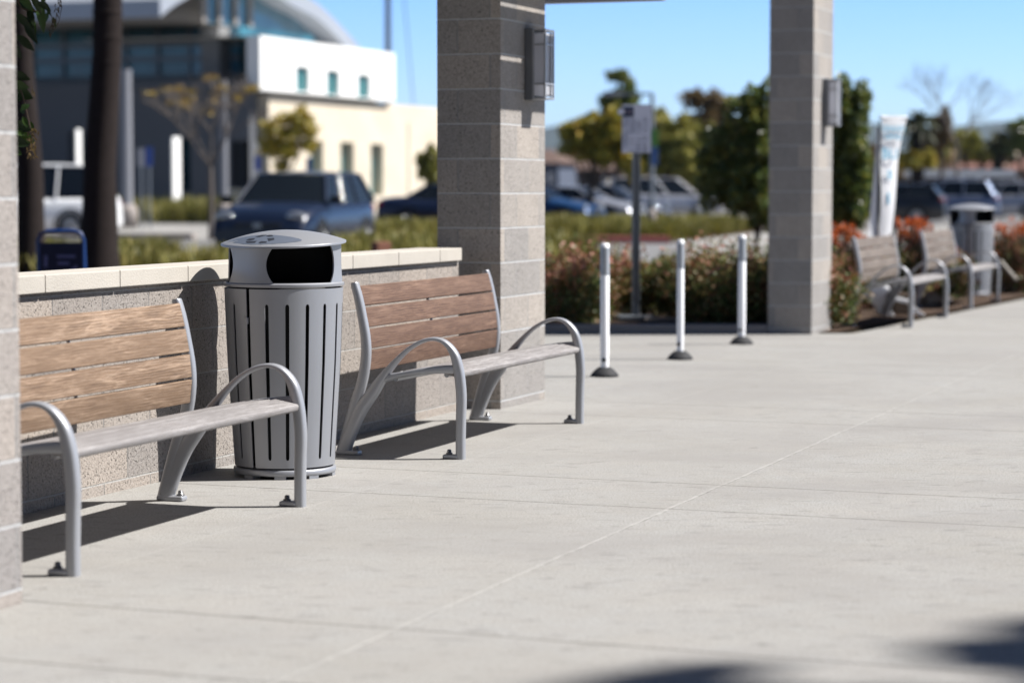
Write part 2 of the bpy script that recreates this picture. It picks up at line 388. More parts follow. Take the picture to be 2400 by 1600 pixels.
# low wall
w0 = (-1.769-W[0]*3.2+.018, 9.923-W[1]*3.2); wl = 3.2+4.22
wt_ = thing('low_wall', 'low wall of coarse tan aggregate blocks with a pale stone cap behind the two near benches', 'wall', (w0[0], w0[1], 0))
b = MB(); uvbox(b, (0, 0), tuple(Wv*wl), tuple(-Nv*.20), 0, .862); b.build('block_face', M['blockwall'], wt_, recalc=True)
b = MB(); k = 0; seg = [.0, .25, .90, 1.62, 2.23, 2.84, 3.44, 4.05, 4.65, 5.26, 5.86, 6.47, 7.07, wl-.012]
for a, c in zip(seg[:-1], seg[1:]):
    cx = Wv*((a+c)/2) - Nv*.10
    b.box((cx.x, cx.y, .9), (.255, c-a-.004, .072), -A20, lv=random.random())
    b.box((cx.x, cx.y, .9), (.243, c-a+.004, .062), -A20)
b.build('cap', M['cap'], wt_, bevel=.004)

# wall lamps
def lamp(P, d_along, zc, label, h=.40):
    base = Vector(P)+Wv*d_along
    t = thing('wall_lamp', label, 'lamp', (base.x, base.y, zc), R(-20), 'lamps on the block pillars')
    # local x = outwards from the wall (N), local y = along the wall (W)
    b = MB(); b.box((.026, 0, 0), (.048, .17, h+.02)); b.build('back_plate', M['metald'], t, bevel=.004)
    b = MB(); b.box((.088, 0, 0), (.074, .15, h-.03)); b.build('shade', M['glassfrost'], t, bevel=.01)
    b = MB()
    for zz in (-h/2, -h/2+.085, h/2-.085, h/2): b.box((.09, 0, zz), (.084, .158, .011))
    for xx in (.054, .126):
        for yy in (-.075, .075): b.box((xx, yy, 0), (.011, .012, h))
    b.box((.130, .02, 0), (.008, .012, h)); b.build('cage', M['metal'], t, bevel=.002)
lamp(P1, .49, 2.005, 'grey caged wall lamp with frosted glass on the pillar of the low wall')
lamp(P2, .44, 2.03, 'grey caged wall lamp with frosted glass on the pillar by the orange flowers')

# pergola over the wall (above the frame; throws the bars of shade on the first pillar)
pg = thing('pergola', 'slatted canopy above the low wall, carried by the block pillar with the caged lamp', 'pergola', (P1[0], P1[1], 0))
z = 2.62
for i in range(7):
    off = .685-.105-i*.238; wd = .198
    c = Wv*(-2.35)+Nv*off
    b = MB(); b.box((c.x, c.y, z), (wd, 7.6, .03), -A20); b.build('slat', M['metal'], pg)
for s_ in (-5.6, -3.2):
    c = Wv*s_+Nv*(-.16)
    b = MB(); b.box((c.x, c.y, z-.10), (1.75, .10, .14), -A20); b.build('beam', M['metal'], pg)
c = Wv*1.34+Nv*(-.02)
b = MB(); b.box((c.x, c.y, 2.515), (1.2, .09, .17), -A20); b.build('beam', M['metal'], pg, bevel=.004)

# ------------------------------------------------------------------ benches
def cr(pts, n=6):
    out = []; k = len(pts)
    for i in range(k-1):
        p0 = pts[max(i-1, 0)]; p1_ = pts[i]; p2_ = pts[i+1]; p3 = pts[min(i+2, k-1)]
        for j in range(n):
            t = j/n
            out.append(tuple(.5*((2*b)+(-a+c)*t+(2*a-5*b+4*c-d)*t*t+(-a+3*b-3*c+d)*t**3) for a, b, c, d in zip(p0, p1_, p2_, p3)))
    out.append(pts[-1]); return out
def bar2d(b, path, x0, th, n=16, ex=2.6, capped=True):
    """path of (s, z, half width) in the bench's end plane; cross-section a rounded block 2*hw by th"""
    P = cr(path); k = len(P); vs = []
    for i, (s, z, hw) in enumerate(P):
        a = P[max(i-1, 0)]; c = P[min(i+1, k-1)]
        ts, tz = c[0]-a[0], c[1]-a[1]; l = math.hypot(ts, tz); ns, nz = tz/l, -ts/l
        for j in range(n):
            an = 2*math.pi*(j+.5)/n; ca, sa = math.cos(an), math.sin(an)
            e1 = math.copysign(abs(ca)**(2/ex), ca)*hw; e2 = math.copysign(abs(sa)**(2/ex), sa)*th/2
            vs.append((x0+e2, -(s+ns*e1), z+nz*e1))
    fs = [(i*n+j, i*n+(j+1) % n, (i+1)*n+(j+1) % n, (i+1)*n+j) for i in range(k-1) for j in range(n)]
    b.add(vs, fs, 0, sm=True)
    b.add(vs[:n], [tuple(range(n))]); b.add(vs[-n:], [tuple(range(n))])
ARM = [(0, 0, .023), (0, .10, .023), (.002, .20, .0235), (.004, .29, .0245), (-.002, .37, .025), (-.012, .43, .0245), (-.027, .485, .0215), (-.052, .527, .016), (-.088, .556, .0115), (-.135, .566, .0095), (-.195, .553, .0095),
       (-.26, .517, .0105), (-.315, .469, .013), (-.362, .418, .018), (-.402, .368, .024), (-.45, .300, .030), (-.508, .225, .034), (-.552, .14, .034), (-.590, .05, .036), (-.606, .0, .037)]
POST = [(-.543, .828, .016), (-.540, .815, .019), (-.523, .755, .021), (-.503, .66, .022), (-.488, .573, .0235), (-.484, .498, .025), (-.492, .417, .026), (-.512, .33, .026), (-.545, .24, .026), (-.575, .14, .026), (-.605, .03, .028)]
SEATB = [(-.01, .425, .022), (-.09, .422, .0195), (-.20, .411, .0155), (-.30, .394, .013), (-.385, .372, .020)]
BL = 1.888; TH = .048
def slat_path(z0, z1):
    def s_at(z):
        for (a, za, _), (c, zc, _) in zip(POST[:-1], POST[1:]):
            if zc <= z <= za: return a+(c-a)*(z-za)/(zc-za)
        return POST[0][0]
    return (s_at(z0)+.006, z0), (s_at(z1)+.006, z1)
def plank(s0, z0, s1, z1, th, x0, x1, rnd=.006, front=False):
    """a plank between end points (s0,z0)-(s1,z1) across its width, running x0..x1"""
    b = MB(); ds, dz = s1-s0, z1-z0; l = math.hypot(ds, dz); ns, nz = -dz/l, ds/l
    prof = []
    n = 5; r = rnd
    for cx, cy, a0 in ((l-r, th/2-r, 0), (r, th/2-r, 90), (r, -th/2+r, 180), (l-r, -th/2+r, 270)):
        for i in range(n):
            an = R(a0+90*i/(n-1)); prof.append((cx+r*math.cos(an), cy+r*math.sin(an)))
    ring = [(s0+ds/l*u+ns*w, z0+dz/l*u+nz*w) for u, w in prof]; k = len(ring)
    vs = [(x0, -s, z) for s, z in ring]+[(x1, -s, z) for s, z in ring]
    b.add(vs, [(i, (i+1) % k, k+(i+1) % k, k+i) for i in range(k)], sm=True)
    b.add(vs[:k], [tuple(range(k))]); b.add(vs[k:], [tuple(range(k))]); return b
def make_bench(label, loc, rz, group, wback, wseat):
    t = thing('park_bench', label, 'bench', loc, rz, group)
    for x in (TH/2, BL-TH/2):
        b = MB(); bar2d(b, ARM, x, TH); bar2d(b, SEATB, x, TH*.8)
        b.build('end_frame', M['metal'], t, recalc=True)
        b = MB(); bar2d(b, POST, x+(0.004 if x < 1 else -.004), TH*.9); b.build('back_post', M['metal'], t, recalc=True)
        for s0, s1, sb in ((-.635, -.515, -.535), (-.085, -.01, -.058)):
            b = MB(); b.box((x, -(s0+s1)/2, .011), (.052, s1-s0, .022)); b.build('foot', M['metal'], t, bevel=.008, seg=3)
            b = MB(); b.lathe([(.0, .001), (.016, .001), (.016, .006), (.0105, .006), (.0105, .018), (.007, .022), (0, .023)], 12, (x, -sb, .0222)); b.build('bolt', M['steel'], t)
    g = TH*.5
    for z1, z0 in ((.810, .7155), (.7065, .613), (.604, .511), (.502, .407)):
        (sa, za), (sb, zb) = slat_path(z0, z1)
        plank(sa, za, sb, zb, .022, g+.012, BL-g-.012, .004).build('back_slat', wback, t, recalc=True)
    seats = [(.004, .412, -.098, .436), (-.106, .4365, -.196, .4285), (-.204, .4275, -.294, .4125), (-.302, .411, -.392, .392)]
    for i, (a, za, c, zc) in enumerate(seats):
        th = .032 if i == 0 else .024
        plank(c, zc-.014, a, za-.014, th, g, BL-g, .012 if i == 0 else .005).build('seat_slat', wseat, t, recalc=True)
    b = MB()
    for s, z in ((-.08, .395), (-.34, .37)): b.tube([(TH, -s, z), (BL-TH, -s, z)], .013, 8)
    b.box((BL/2, .2, .392), (.045, .36, .012), M=Matrix.Rotation(R(-6), 3, 'X')); b.build('under_frame', M['metal'], t)
    for x in (g+.001, BL-g-.001):
        b = MB(); pp = [slat_path(q, q)[0] for q in (.40, .46, .52, .58, .64, .70, .76, .815)]; vs = []
        for s, z in pp: vs += [(x-.004, -(s+.004), z), (x+.004, -(s+.004), z), (x+.004, -(s-.012), z), (x-.004, -(s-.012), z)]
        b.add(vs, [(4*i+j, 4*i+(j+1) % 4, 4*i+4+(j+1) % 4, 4*i+4+j) for i in range(len(pp)-1) for j in range(4)]); b.build('slat_bracket', M['metald'], t)
    # centre support strap behind the back slats
    b = MB(); pp = [slat_path(q, q)[0] for q in (.42, .5, .58, .66, .74, .80)]
    b.tube([(BL/2, -(s-.02), z) for s, z in pp], .008, 6); b.build('back_strap', M['metal'], t)
    return t
def bench_loc(u, v, ang):   # pixel of the near front leg's lit foot corner
    x, y = G(u, v); d = (math.cos(ang), -math.sin(ang)); return (x-d[0]*.02, y-d[1]*.02, 0)
a1, a2 = R(19.0), R(19.4)
def benchrot(a): return math.atan2(math.cos(a), math.sin(a))
bench1 = make_bench('wood and silver bench nearest the camera, cut by the left pillar, its slats lightest', bench_loc(176, 1352, a1), benchrot(a1), 'silver framed wooden benches', M['woodback'], M['woodseat'])
bench2 = make_bench('wood and silver bench right of the waste bin, in front of the lamp pillar', bench_loc(1085, 1077, a2), benchrot(a2), 'silver framed wooden benches', M['woodback2'], M['woodseat'])
bench3 = make_bench('far wooden bench right of the pale pillar, in front of the white banner', bench_loc(2138, 768, A20), benchrot(A20), 'silver framed wooden benches', M['woodfar'], M['woodseat'])
bench4 = dup(bench3, bench_loc(2278, 725, A20), benchrot(A20), 'farthest wooden bench, standing beside the grey slotted bin at the right', 'silver framed wooden benches')

# ------------------------------------------------------------------ waste bins
def azv(az, r): a = R(az); return (r*math.sin(a), -r*math.cos(a))
def rbody(z):
    pts = [(.0, .220), (.04, .2225), (.19, .232), (.5, .2515), (.84, .2645)]
    for (a, ra), (c, rc) in zip(pts[:-1], pts[1:]):
        if z <= c: return ra+(rc-ra)*(z-a)/(c-a)
    return pts[-1][1]
LID_A, LID_PHI, LID_R, LID_Z, DOME = .016, R(-22), .278, 1.040, .052
def lid_z(x, y, extra=0):
    r2 = (x*x+y*y)/LID_R**2; az = math.atan2(x, -y); r = math.sqrt(r2)
    return LID_Z - LID_A*r*math.cos(az-LID_PHI) + DOME*(1-r2) + extra
def make_bin(label, loc, rz, group, detail=True):
    t = thing('waste_bin', label, 'waste bin', loc, rz, group)
    # slotted body
    nslot = 18; step = 20; sub = 10
    slots = [-31.5+step*i for i in range(nslot)]
    zs = [.052+.0]+[.052+.745*i/24 for i in range(1, 24)]+[.797, .838]
    zlo, zhi = .085, .772
    b = MB(); hw = R(1.55)
    def rowpts(az0, az1, z0, z1, n=6, m=0):
        vs = []
        for i in range(n+1):
            az = az0+(az1-az0)*i/n
            for zz in (z0, z1): x, y = azv(az, rbody(zz)); vs.append((x, y, zz))
        b.add(vs, [(2*i, 2*i+2, 2*i+3, 2*i+1) for i in range(n)], m, sm=True)
    door = (-31.5, 128.5)
    for i, s in enumerate(slots):
        nx = s+step; seam = (i == 0 or i == 8)
        h = 1.9
        zr = [.05+(.838-.05)*j/12 for j in range(13)]
        nseam = (i+1 == nslot or i+1 == 8)
        # solid strip between slots
        for za, zb in zip(zr[:-1], zr[1:]): rowpts(s+h, nx-h, za, zb)
        # the slot column: rounded ends
        if not seam:
            for (za, zb, sg) in ((.05, zlo, -1), (zhi, .838, 1)):
                nn = 8
                vs = []
                for k in range(nn+1):
                    q = -1+2*k/nn; az = s+h*q
                    inner = (zlo-.011*math.sqrt(max(0, 1-q*q))+.011) if sg < 0 else (zhi+.011*math.sqrt(max(0, 1-q*q))-.011)
                    o_ = .05 if sg < 0 else .838
                    for zz in ((o_, inner) if sg < 0 else (inner, o_)): x, y = azv(az, rbody(zz)); vs.append((x, y, zz))
                b.add(vs, [(2*k, 2*k+2, 2*k+3, 2*k+1) for k in range(nn)], sm=True)
        else:
            pass
    o = b.build('body', M['bin'], t); md = o.modifiers.new('thick', 'SOLIDIFY'); md.thickness = .005; md.offset = -1
    w = o.modifiers.new('weld', 'WELD'); w.merge_threshold = .0004
    o.modifiers.move(1, 0)
    es = o.modifiers.new('edges', 'EDGE_SPLIT'); es.split_angle = R(35)
    b = MB(); b.lathe([(0, .06), (.205, .06), (.21, .3), (.238, .82), (.236, .86), (0, .86)], 40); b.build('liner', M['liner'], t)
    b = MB(); b.lathe([(0, .012), (.200, .012), (.226, .014), (.2285, .020), (.2285, .036), (.2235, .041), (.20, .043), (0, .043)], 64)
    for az in range(0, 360, 40):
        x, y = azv(az, .2); b.box((x, y, .007), (.05, .05, .014), R(az))
    b.build('base_plate', M['bin'], t)
    b = MB(); x, y = azv(-33.2, .262); b.box((x, y, .70), (.018, .012, .03), R(-33)); b.build('latch', M['bin'], t, bevel=.002)
    # hood
    b = MB(); zb0, zo0 = .846, .864
    def rh(z): q = (z-.846)/(1.03-.846); return .2625-.0035*math.sin(min(1, max(0, q))*math.pi)-.0055*q
    n = 96
    ring = [(.2675, .8455), (.2690, .849), (.2690, .858), (.265, .861), (rh(.864), .864)]
    b.lathe([(.252, .8455)]+ring, n)
    nz = 12
    def open_edge(az_side, tt, side):   # half width of opening at height fraction tt
        return 31.5+7.4*(1-(2*tt-1)**2)
    panels = [(-93.5, 26.6), (26.6, 266.5)]
    for c0, c1 in panels:
        na = 18 if c1-c0 < 150 else 40; vs = []
        for iz in range(nz+1):
            tt = iz/nz; e = open_edge(0, tt, 1)
            for ia in range(na+1):
                az_e = c1-e if c1 < 100 else 259.5-(38.9-e)*.25; az = (c0+e)+(az_e-c0-e)*ia/na
                x, y = azv(az, 1); ztop = lid_z(x*.262, y*.262)-.010
                zz = zo0+(ztop-zo0)*tt; r = rh(zz); vs.append((x*r, y*r, zz))
        b.add(vs, [(iz*(na+1)+ia, iz*(na+1)+ia+1, (iz+1)*(na+1)+ia+1, (iz+1)*(na+1)+ia) for iz in range(nz) for ia in range(na)], sm=True)
    # top band of the hood under the lid
    vs = []
    for ia in range(n):
        x, y = azv(360*ia/n, 1); zt = lid_z(x*.262, y*.262)
        for dz in (-.011, .0): r = rh(zt+dz); vs.append((x*r, y*r, zt+dz))
    b.add(vs, [(2*i, 2*((i+1) % n), 2*((i+1) % n)+1, 2*i+1) for i in range(n)], sm=True)
    o = b.build('hood', M['bin'], t, recalc=True); md = o.modifiers.new('thick', 'SOLIDIFY'); md.thickness = .006; md.offset = -1; es = o.modifiers.new('edges', 'EDGE_SPLIT'); es.split_angle = R(35)
    b = MB(); b.lathe([(.0, .868), (.25, .868)], 48); b.lathe([(.246, .868), (.243, .95), (.243, 1.0)], 48); 
    vv = list(b.v); b = MB()
    # dark inner drum, seen through the openings on its far side only
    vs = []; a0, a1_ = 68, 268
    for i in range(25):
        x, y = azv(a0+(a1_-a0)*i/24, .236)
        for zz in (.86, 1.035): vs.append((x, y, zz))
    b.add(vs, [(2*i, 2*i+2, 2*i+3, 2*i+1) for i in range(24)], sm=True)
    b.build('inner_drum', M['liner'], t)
    # lid
    b = MB(); rr = [0, .15, .3, .45, .6, .72, .82, .9, .96, 1.0]; vs = []
    for q in rr:
        for ia in range(n):
            x, y = azv(360*ia/n, q*LID_R); vs.append((x, y, lid_z(x, y)))
    fs = [(i*n+j, i*n+(j+1) % n, (i+1)*n+(j+1) % n, (i+1)*n+j) for i in range(len(rr)-1) for j in range(n)]
    k0 = len(vs)
    for q, dz in ((1.003, -.0015), (1.0, -.009), (.99, -.0105), (.90, -.010)):
        for ia in range(n):
            x, y = azv(360*ia/n, q*LID_R); xr, yr = azv(360*ia/n, LID_R); vs.append((x, y, lid_z(xr, yr)+dz))
    base = len(rr)-1
    for i in range(base, base+4): fs += [(i*n+j, i*n+(j+1) % n, (i+1)*n+(j+1) % n, (i+1)*n+j) for j in range(n)]
    b.add(vs, fs, sm=True); lid = b.build('lid', M['bin'], t); es = lid.modifiers.new('edges', 'EDGE_SPLIT'); es.split_angle = R(40)
    return t, lid
BX, BY = (665-1200)/FPX*10.78, 10.78
bin1, lid1 = make_bin('grey slotted waste bin with a domed recycling lid between the two near benches', (BX, BY, 0), 0, 'slotted grey waste bins')
b2x, b2y = G(2285, 694); b2y += .25
bin2 = dup(bin1, (b2x, b2y, 0), R(10), 'far grey slotted waste bin behind the farthest bench, out of focus', 'slotted grey waste bins')
def on_lid(zx, zy, lift):
    """point of the near bin's lid seen at a pixel of the enlarged photo, in the bin's own frame"""
    u, v = 500+zx/7.127, 520+zy/7.127
    dx, dy, dz = ray(u, v); o = Vector((0, 0, HC)); d = Vector((dx, dy, dz)).normalized()
    t = 10.35
    while t < 11.2:
        p = o+d*t; lx, ly = p.x-BX, p.y-BY
        if lx*lx+ly*ly < LID_R**2 and p.z <= lid_z(lx, ly): break
        t += .001
    lx, ly = p.x-BX, p.y-BY
    return (lx, ly, lid_z(lx, ly, lift))
def on_lid_poly(pts, lift, mat, name, par):
    P = [on_lid(x, y, lift) for x, y in pts]; b = MB()
    cx = sum(p[0] for p in P)/len(P); cy = sum(p[1] for p in P)/len(P); k = len(P)
    rings = 10; vs = []
    for j in range(rings+1):
        q = j/rings
        for p in P:
            x = cx+(p[0]-cx)*q; y = cy+(p[1]-cy)*q; vs.append((x, y, lid_z(x, y, lift)))
    b.add(vs, [(j*k+i, j*k+(i+1) % k, (j+1)*k+(i+1) % k, (j+1)*k+i) for j in range(rings) for i in range(k)], sm=True)
    return b.build(name, mat, par)
plate = on_lid_poly([(240, 332), (400, 278), (560, 247), (700, 230), (850, 222), (1000, 222), (1150, 234), (1300, 255), (1430, 283), (1480, 305), (1470, 322), (1380, 340), (1200, 358), (1000, 372), (800, 383), (640, 384), (500, 376), (350, 355)], .0012, M['label'], 'label_plate', bin1)
for poly in ([(700, 256), (810, 226), (905, 226), (780, 258)], [(545, 312), (600, 288), (690, 282), (690, 298), (610, 316)], [(545, 335), (725, 328), (695, 356), (565, 358)],
             [(755, 352), (800, 332), (895, 336), (890, 354), (790, 364)], [(905, 284), (1010, 276), (1022, 304), (925, 328)], [(880, 246), (930, 226), (985, 228), (1000, 248), (930, 254)]):
    on_lid_poly(poly, .0026, M['labeldk'], 'recycling_arrow', bin1)

# ------------------------------------------------------------------ delineator posts
def post(u, v, hh, label, r=.042):
    x, y = G(u, v)
    t = thing('delineator_post', label, 'post', (x, y, 0), random.uniform(-.2, .2), 'white delineator posts')
    b = MB(); b.lathe([(0, .0), (.094, .0), (.098, .006), (.088, .022), (.066, .045), (.046, .060), (.038, .064), (0, .064)], 32); b.build('rubber_base', M['rubber'], t)
    b = MB(); b.lathe([(r*.92, .062), (r*.95, .12), (r, .17), (r, hh-.012), (r*.75, hh), (0, hh)], 24); b.build('tube', M['wplastic'], t)
    b = MB(); b.lathe([(r+.0015, hh-.215), (r+.0015, hh-.03)], 24); b.build('reflective_band', M['reflect'], t)
    b = MB(); b.tube([(-.01, -.034, .115), (-.01, .034, .115)], .015, 10); b.build('hinge_pin', M['black'], t)
    return t
post(1417, 882, .905, 'white plastic post on a black rubber base, nearest of the three in the row', .0305)
post(1594, 842, .895, 'slim white plastic post on a black base, middle of the row of three', .0265)
post(1738, 806, .895, 'white plastic post on a black base, closest of the three to the pale pillar', .031)

# ------------------------------------------------------------------ text helper
def text_mesh(txt, size, mat, parent, loc, rot, extr=.001, name='lettering', align='CENTER', sx=1.0):
    cu = bpy.data.curves.new('t', 'FONT'); cu.body = txt; cu.size = size; cu.extrude = extr; cu.align_x = align; cu.align_y = 'CENTER'
    tmp = bpy.data.objects.new('t', cu); COL.objects.link(tmp)
    dg = bpy.context.evaluated_depsgraph_get(); me = bpy.data.meshes.new_from_object(tmp.evaluated_get(dg))
    bpy.data.objects.remove(tmp); me.materials.clear(); me.materials.append(mat); me.name = name
    o = bpy.data.objects.new(name, me); COL.objects.link(o); o.parent = parent; o.location = loc; o.rotation_euler = rot; o.scale = (sx, 1, 1)
    return o
# bus stop sign
sx, sy = G(1489, 756)
t = thing('stop_sign_post', 'grey timetable sign with a blue number tab on a galvanised post', 'sign', (sx, sy, 0), R(5))
b = MB(); b.box((0, 0, .98), (.075, .012, 1.96)); b.box((-.032, -.018, .98), (.012, .03, 1.96)); b.box((.032, -.018, .98), (.012, .03, 1.96)); b.box((0, .0, .045), (.34, .25, .05)); b.build('post', M['galv'], t, bevel=.003)
b = MB(); b.box((.0, -.045, 1.835), (.275, .006, .455)); b.build('sign_panel', M['signwhite'], t)
b = MB(); b.box((-.085, -.0490, 1.995), (.115, .002, .095)); b.build('number_tab', M['navy'], t)
b = MB(); b.tube([(-.15, -.045, 1.995), (-.15, -.055, 1.995)], .032, 20); b.build('round_tab', M['signwhite'], t)
text_mesh('160', .062, M['signpink'], t, (-.085, -.0512, 1.995), (R(90), 0, 0), name='route_number')
b = MB()
for i in range(15):
    zz = 1.93-i*.0215; 
    for q in range(4):
        if random.random() < .75: b.box((-.10+q*.062+random.uniform(-.01, .01), -.0484, zz), (random.uniform(.03, .055), .0006, .006))
b.build('timetable_rows', M['signgrey'], t)

# banner held on two dark poles
Yb = 25.0
t = thing('banner', 'tall white banner with pale blue letters on a dark pole behind the far bench', 'banner', (D(2060, 440, Yb)[0], Yb, 0), R(30)); t.scale = (1.14, 1, 1)
bx = lambda u: (u-2060)*Yb/FPX
bz = lambda v: HC+(440-v)*Yb/FPX
b = MB(); b.tube([(bx(2057), 0, 0), (bx(2060), 0, bz(285))], .009, 8); b.build('pole', M['black'], t)
b = MB(); b.tube([(bx(2120), .12, 0), (bx(2119), .12, bz(300))], .012, 8); b.build('pole', M['black'], t)
b = MB(); rows = 24; cols = 8; vs = []
edge = [(272, 2060, 2127), (288, 2062, 2124), (320, 2062, 2116), (380, 2061, 2107), (450, 2061, 2099), (520, 2060, 2094), (562, 2059, 2090)]
def edge_at(v):
    for a, c in zip(edge[:-1], edge[1:]):
        if a[0] <= v <= c[0]:
            q = (v-a[0])/(c[0]-a[0]); return a[1]+(c[1]-a[1])*q, a[2]+(c[2]-a[2])*q
    return edge[-1][1:]
for i in range(rows+1):
    v = 272+(562-272)*i/rows; l, r_ = edge_at(v)
    for j in range(cols+1):
        q = j/cols; vs.append((bx(l+(r_-l)*q), -.02-.012*math.sin(q*3.1)-.012*math.sin(v*.03), bz(v)))
b.add(vs, [(i*(cols+1)+j, i*(cols+1)+j+1, (i+1)*(cols+1)+j+1, (i+1)*(cols+1)+j) for i in range(rows) for j in range(cols)], sm=True)
b.build('cloth', M['cloth'], t)
b = MB(); vs = []
for i in range(rows+1):
    v = 300+(566-300)*i/rows; q = i/rows
    vs += [(bx(2056-22*q**1.4), .02, bz(v)), (bx(2059), .01, bz(v))]
b.add(vs, [(2*i, 2*i+1, 2*i+3, 2*i+2) for i in range(rows)], sm=True); b.build('cloth_edge', M['cloth'], t)
b = MB(); b.tube([(bx(2060), -.02, bz(277)), (bx(2126), -.02, bz(277))], .022, 10); b.build('top_sleeve', M['cloth'], t)
for s_, u, v, sz, fx in (('GRAND', 2089, 303, .085, .9), ('GRND', 2088, 322, .075, 1.0), ('BU', 2080, 362, .155, .95), ('R', 2081, 412, .14, .8), ('I', 2077, 466, .17, 1.0)):
    text_mesh(s_, sz, M['bluetxt'], t, (bx(u), -.052, bz(v)), (R(90), 0, 0), extr=.001, sx=fx)

# blue sandwich board behind the wall
Yp = 21.0
t = thing('sandwich_board', 'blue plastic sandwich board standing behind the low wall in front of the palm trunks', 'sign', (D(143, 600, Yp)[0], Yp, 0), R(3))
hw = 105*Yp/FPX/2; top = HC-(541-440)*Yp/FPX
b = MB(); b.tube([(-hw, 0, 0), (-hw, 0, top-.08), (-hw+.025, 0, top-.02), (-hw+.08, 0, top), (hw-.08, 0, top), (hw-.025, 0, top-.02), (hw, 0, top-.08), (hw, 0, 0)], .018, 10)
b.tube([(-hw, .35, 0), (-hw, .02, top-.1)], .015, 8); b.tube([(hw, .35, 0), (hw, .02, top-.1)], .015, 8); b.build('frame', M['blueplastic'], t)
b = MB(); b.box((0, 0, (top-.10+.12)/2), (hw*2-.03, .02, top-.22)); b.build('panel', M['bluepanel'], t)
b = MB(); b.box((-.13, -.013, top-.26), (.03, .004, .10)); b.box((.045, -.013, top-.22), (.16, .004, .025)); b.box((.02, -.013, top-.28), (.10, .004, .025))
b.add([(-.01, -.015, top-.41), (.13, -.015, top-.29), (.15, -.015, top-.32), (.03, -.015, top-.42)], [(0, 1, 2, 3)]); b.add([(.05, -.015, top-.43), (.15, -.015, top-.35), (.15, -.015, top-.43)], [(0, 1, 2)])
b.build('arrow_print', M['lilac'], t)

# ------------------------------------------------------------------ vegetation
rng = random.Random(11)
def leafcloud(b, blobs, n, size, asp=.5, shell=.45, lvf=None, up=.35):
    tot = sum(q[3]*q[4]*q[5] for q in blobs)
    for (cx, cy, cz, rx, ry, rz) in blobs:
        for _ in range(max(1, int(n*rx*ry*rz/tot))):
            while True:
                d = Vector((rng.gauss(0, 1), rng.gauss(0, 1), rng.gauss(0, 1)))
                if d.length > .01: break
            d.normalize(); q = shell+(1-shell)*rng.random()**.6
            q *= 1+.26*math.sin(d.x*5+cx)+.22*math.sin(d.z*7+cy*2+d.y*3)
            p = Vector((cx+d.x*rx*q, cy+d.y*ry*q, cz+d.z*rz*q))
            a = Vector((rng.gauss(0, 1), rng.gauss(0, 1), rng.gauss(0, 1)+up)).normalized()
            t_ = a.cross(Vector((rng.gauss(0, 1), rng.gauss(0, 1), rng.gauss(0, 1)))).normalized(); w = a.cross(t_)
            s_ = size*rng.uniform(.6, 1.35)
            lv = rng.random() if lvf is None else lvf(p)
            b.quad(p-t_*s_, p+w*s_*asp, p+t_*s_, p-w*s_*asp, lv=lv)
def branches(b, p, d, L, r, depth, spread=.55, kids=3, up=.25, tips=None, segs=2):
    d = d.normalized(); q = p
    pts = [p]; rad = [r]
    for i in range(segs):
        d = (d+Vector((rng.gauss(0, .12), rng.gauss(0, .12), up*.25))).normalized(); q = q+d*(L/segs); pts.append(q); rad.append(r*(1-.4*(i+1)/segs))
    b.tube(pts, rad, 6 if depth > 1 else 4, cap=False)
    if tips is not None and depth <= 1: tips.append(q)
    if depth <= 0: return
    for k in range(kids):
        dd = (d+Vector((rng.gauss(0, spread), rng.gauss(0, spread), rng.gauss(up*.3, spread*.6)))).normalized()
        branches(b, pts[-1] if k else pts[-1], dd, L*rng.uniform(.6, .85), r*.58, depth-1, spread, kids, up, tips, segs)
LEAF = {
 'dark': m_leaf('dark_leaf', [(0.050, 0.090, 0.028), (0.100, 0.150, 0.040), (0.180, 0.230, 0.060), (0.400, 0.360, 0.080)], .35, .3, .5),
 'olive': m_leaf('olive_leaf', [(0.109, 0.132, 0.031), (0.217, 0.225, 0.046), (0.326, 0.295, 0.070), (0.434, 0.372, 0.093)]),
 'yellow': m_leaf('yellow_leaf', [(0.180, 0.195, 0.030), (0.300, 0.285, 0.045), (0.480, 0.390, 0.060), (0.600, 0.360, 0.045)]),
 'amber': m_leaf('amber_leaf', [(.22, .16, .02), (.38, .28, .04), (.45, .24, .03)]),
 'grass': m_leaf('bed_grass', [(0.102, 0.109, 0.029), (0.189, 0.189, 0.043), (0.290, 0.261, 0.065), (0.392, 0.319, 0.116)]),
 'hedge': m_leaf('hedge_leaf', [(0.045, 0.075, 0.024), (0.135, 0.180, 0.053), (0.300, 0.128, 0.075), (0.570, 0.240, 0.195)]),
 'brown': m_leaf('brown_leaf', [(0.090, 0.068, 0.038), (0.180, 0.120, 0.060), (0.255, 0.180, 0.075)]),
 'orange': m_leaf('orange_flower', [(.45, .08, .02), (.62, .14, .03), (.70, .22, .05)]),
 'palm': m_leaf('palm_leaf', [(0.026, 0.036, 0.018), (0.052, 0.065, 0.026), (0.098, 0.098, 0.046)]),
 'vine': m_leaf('vine_leaf', [(.010, .022, .006), (.016, .036, .008), (.05, .10, .015)], .45, .12),
 'red': m_leaf('red_flower', [(.30, .03, .02), (.45, .08, .06), (.35, .12, .14)]),
}
def px2w(Y): return Y/FPX
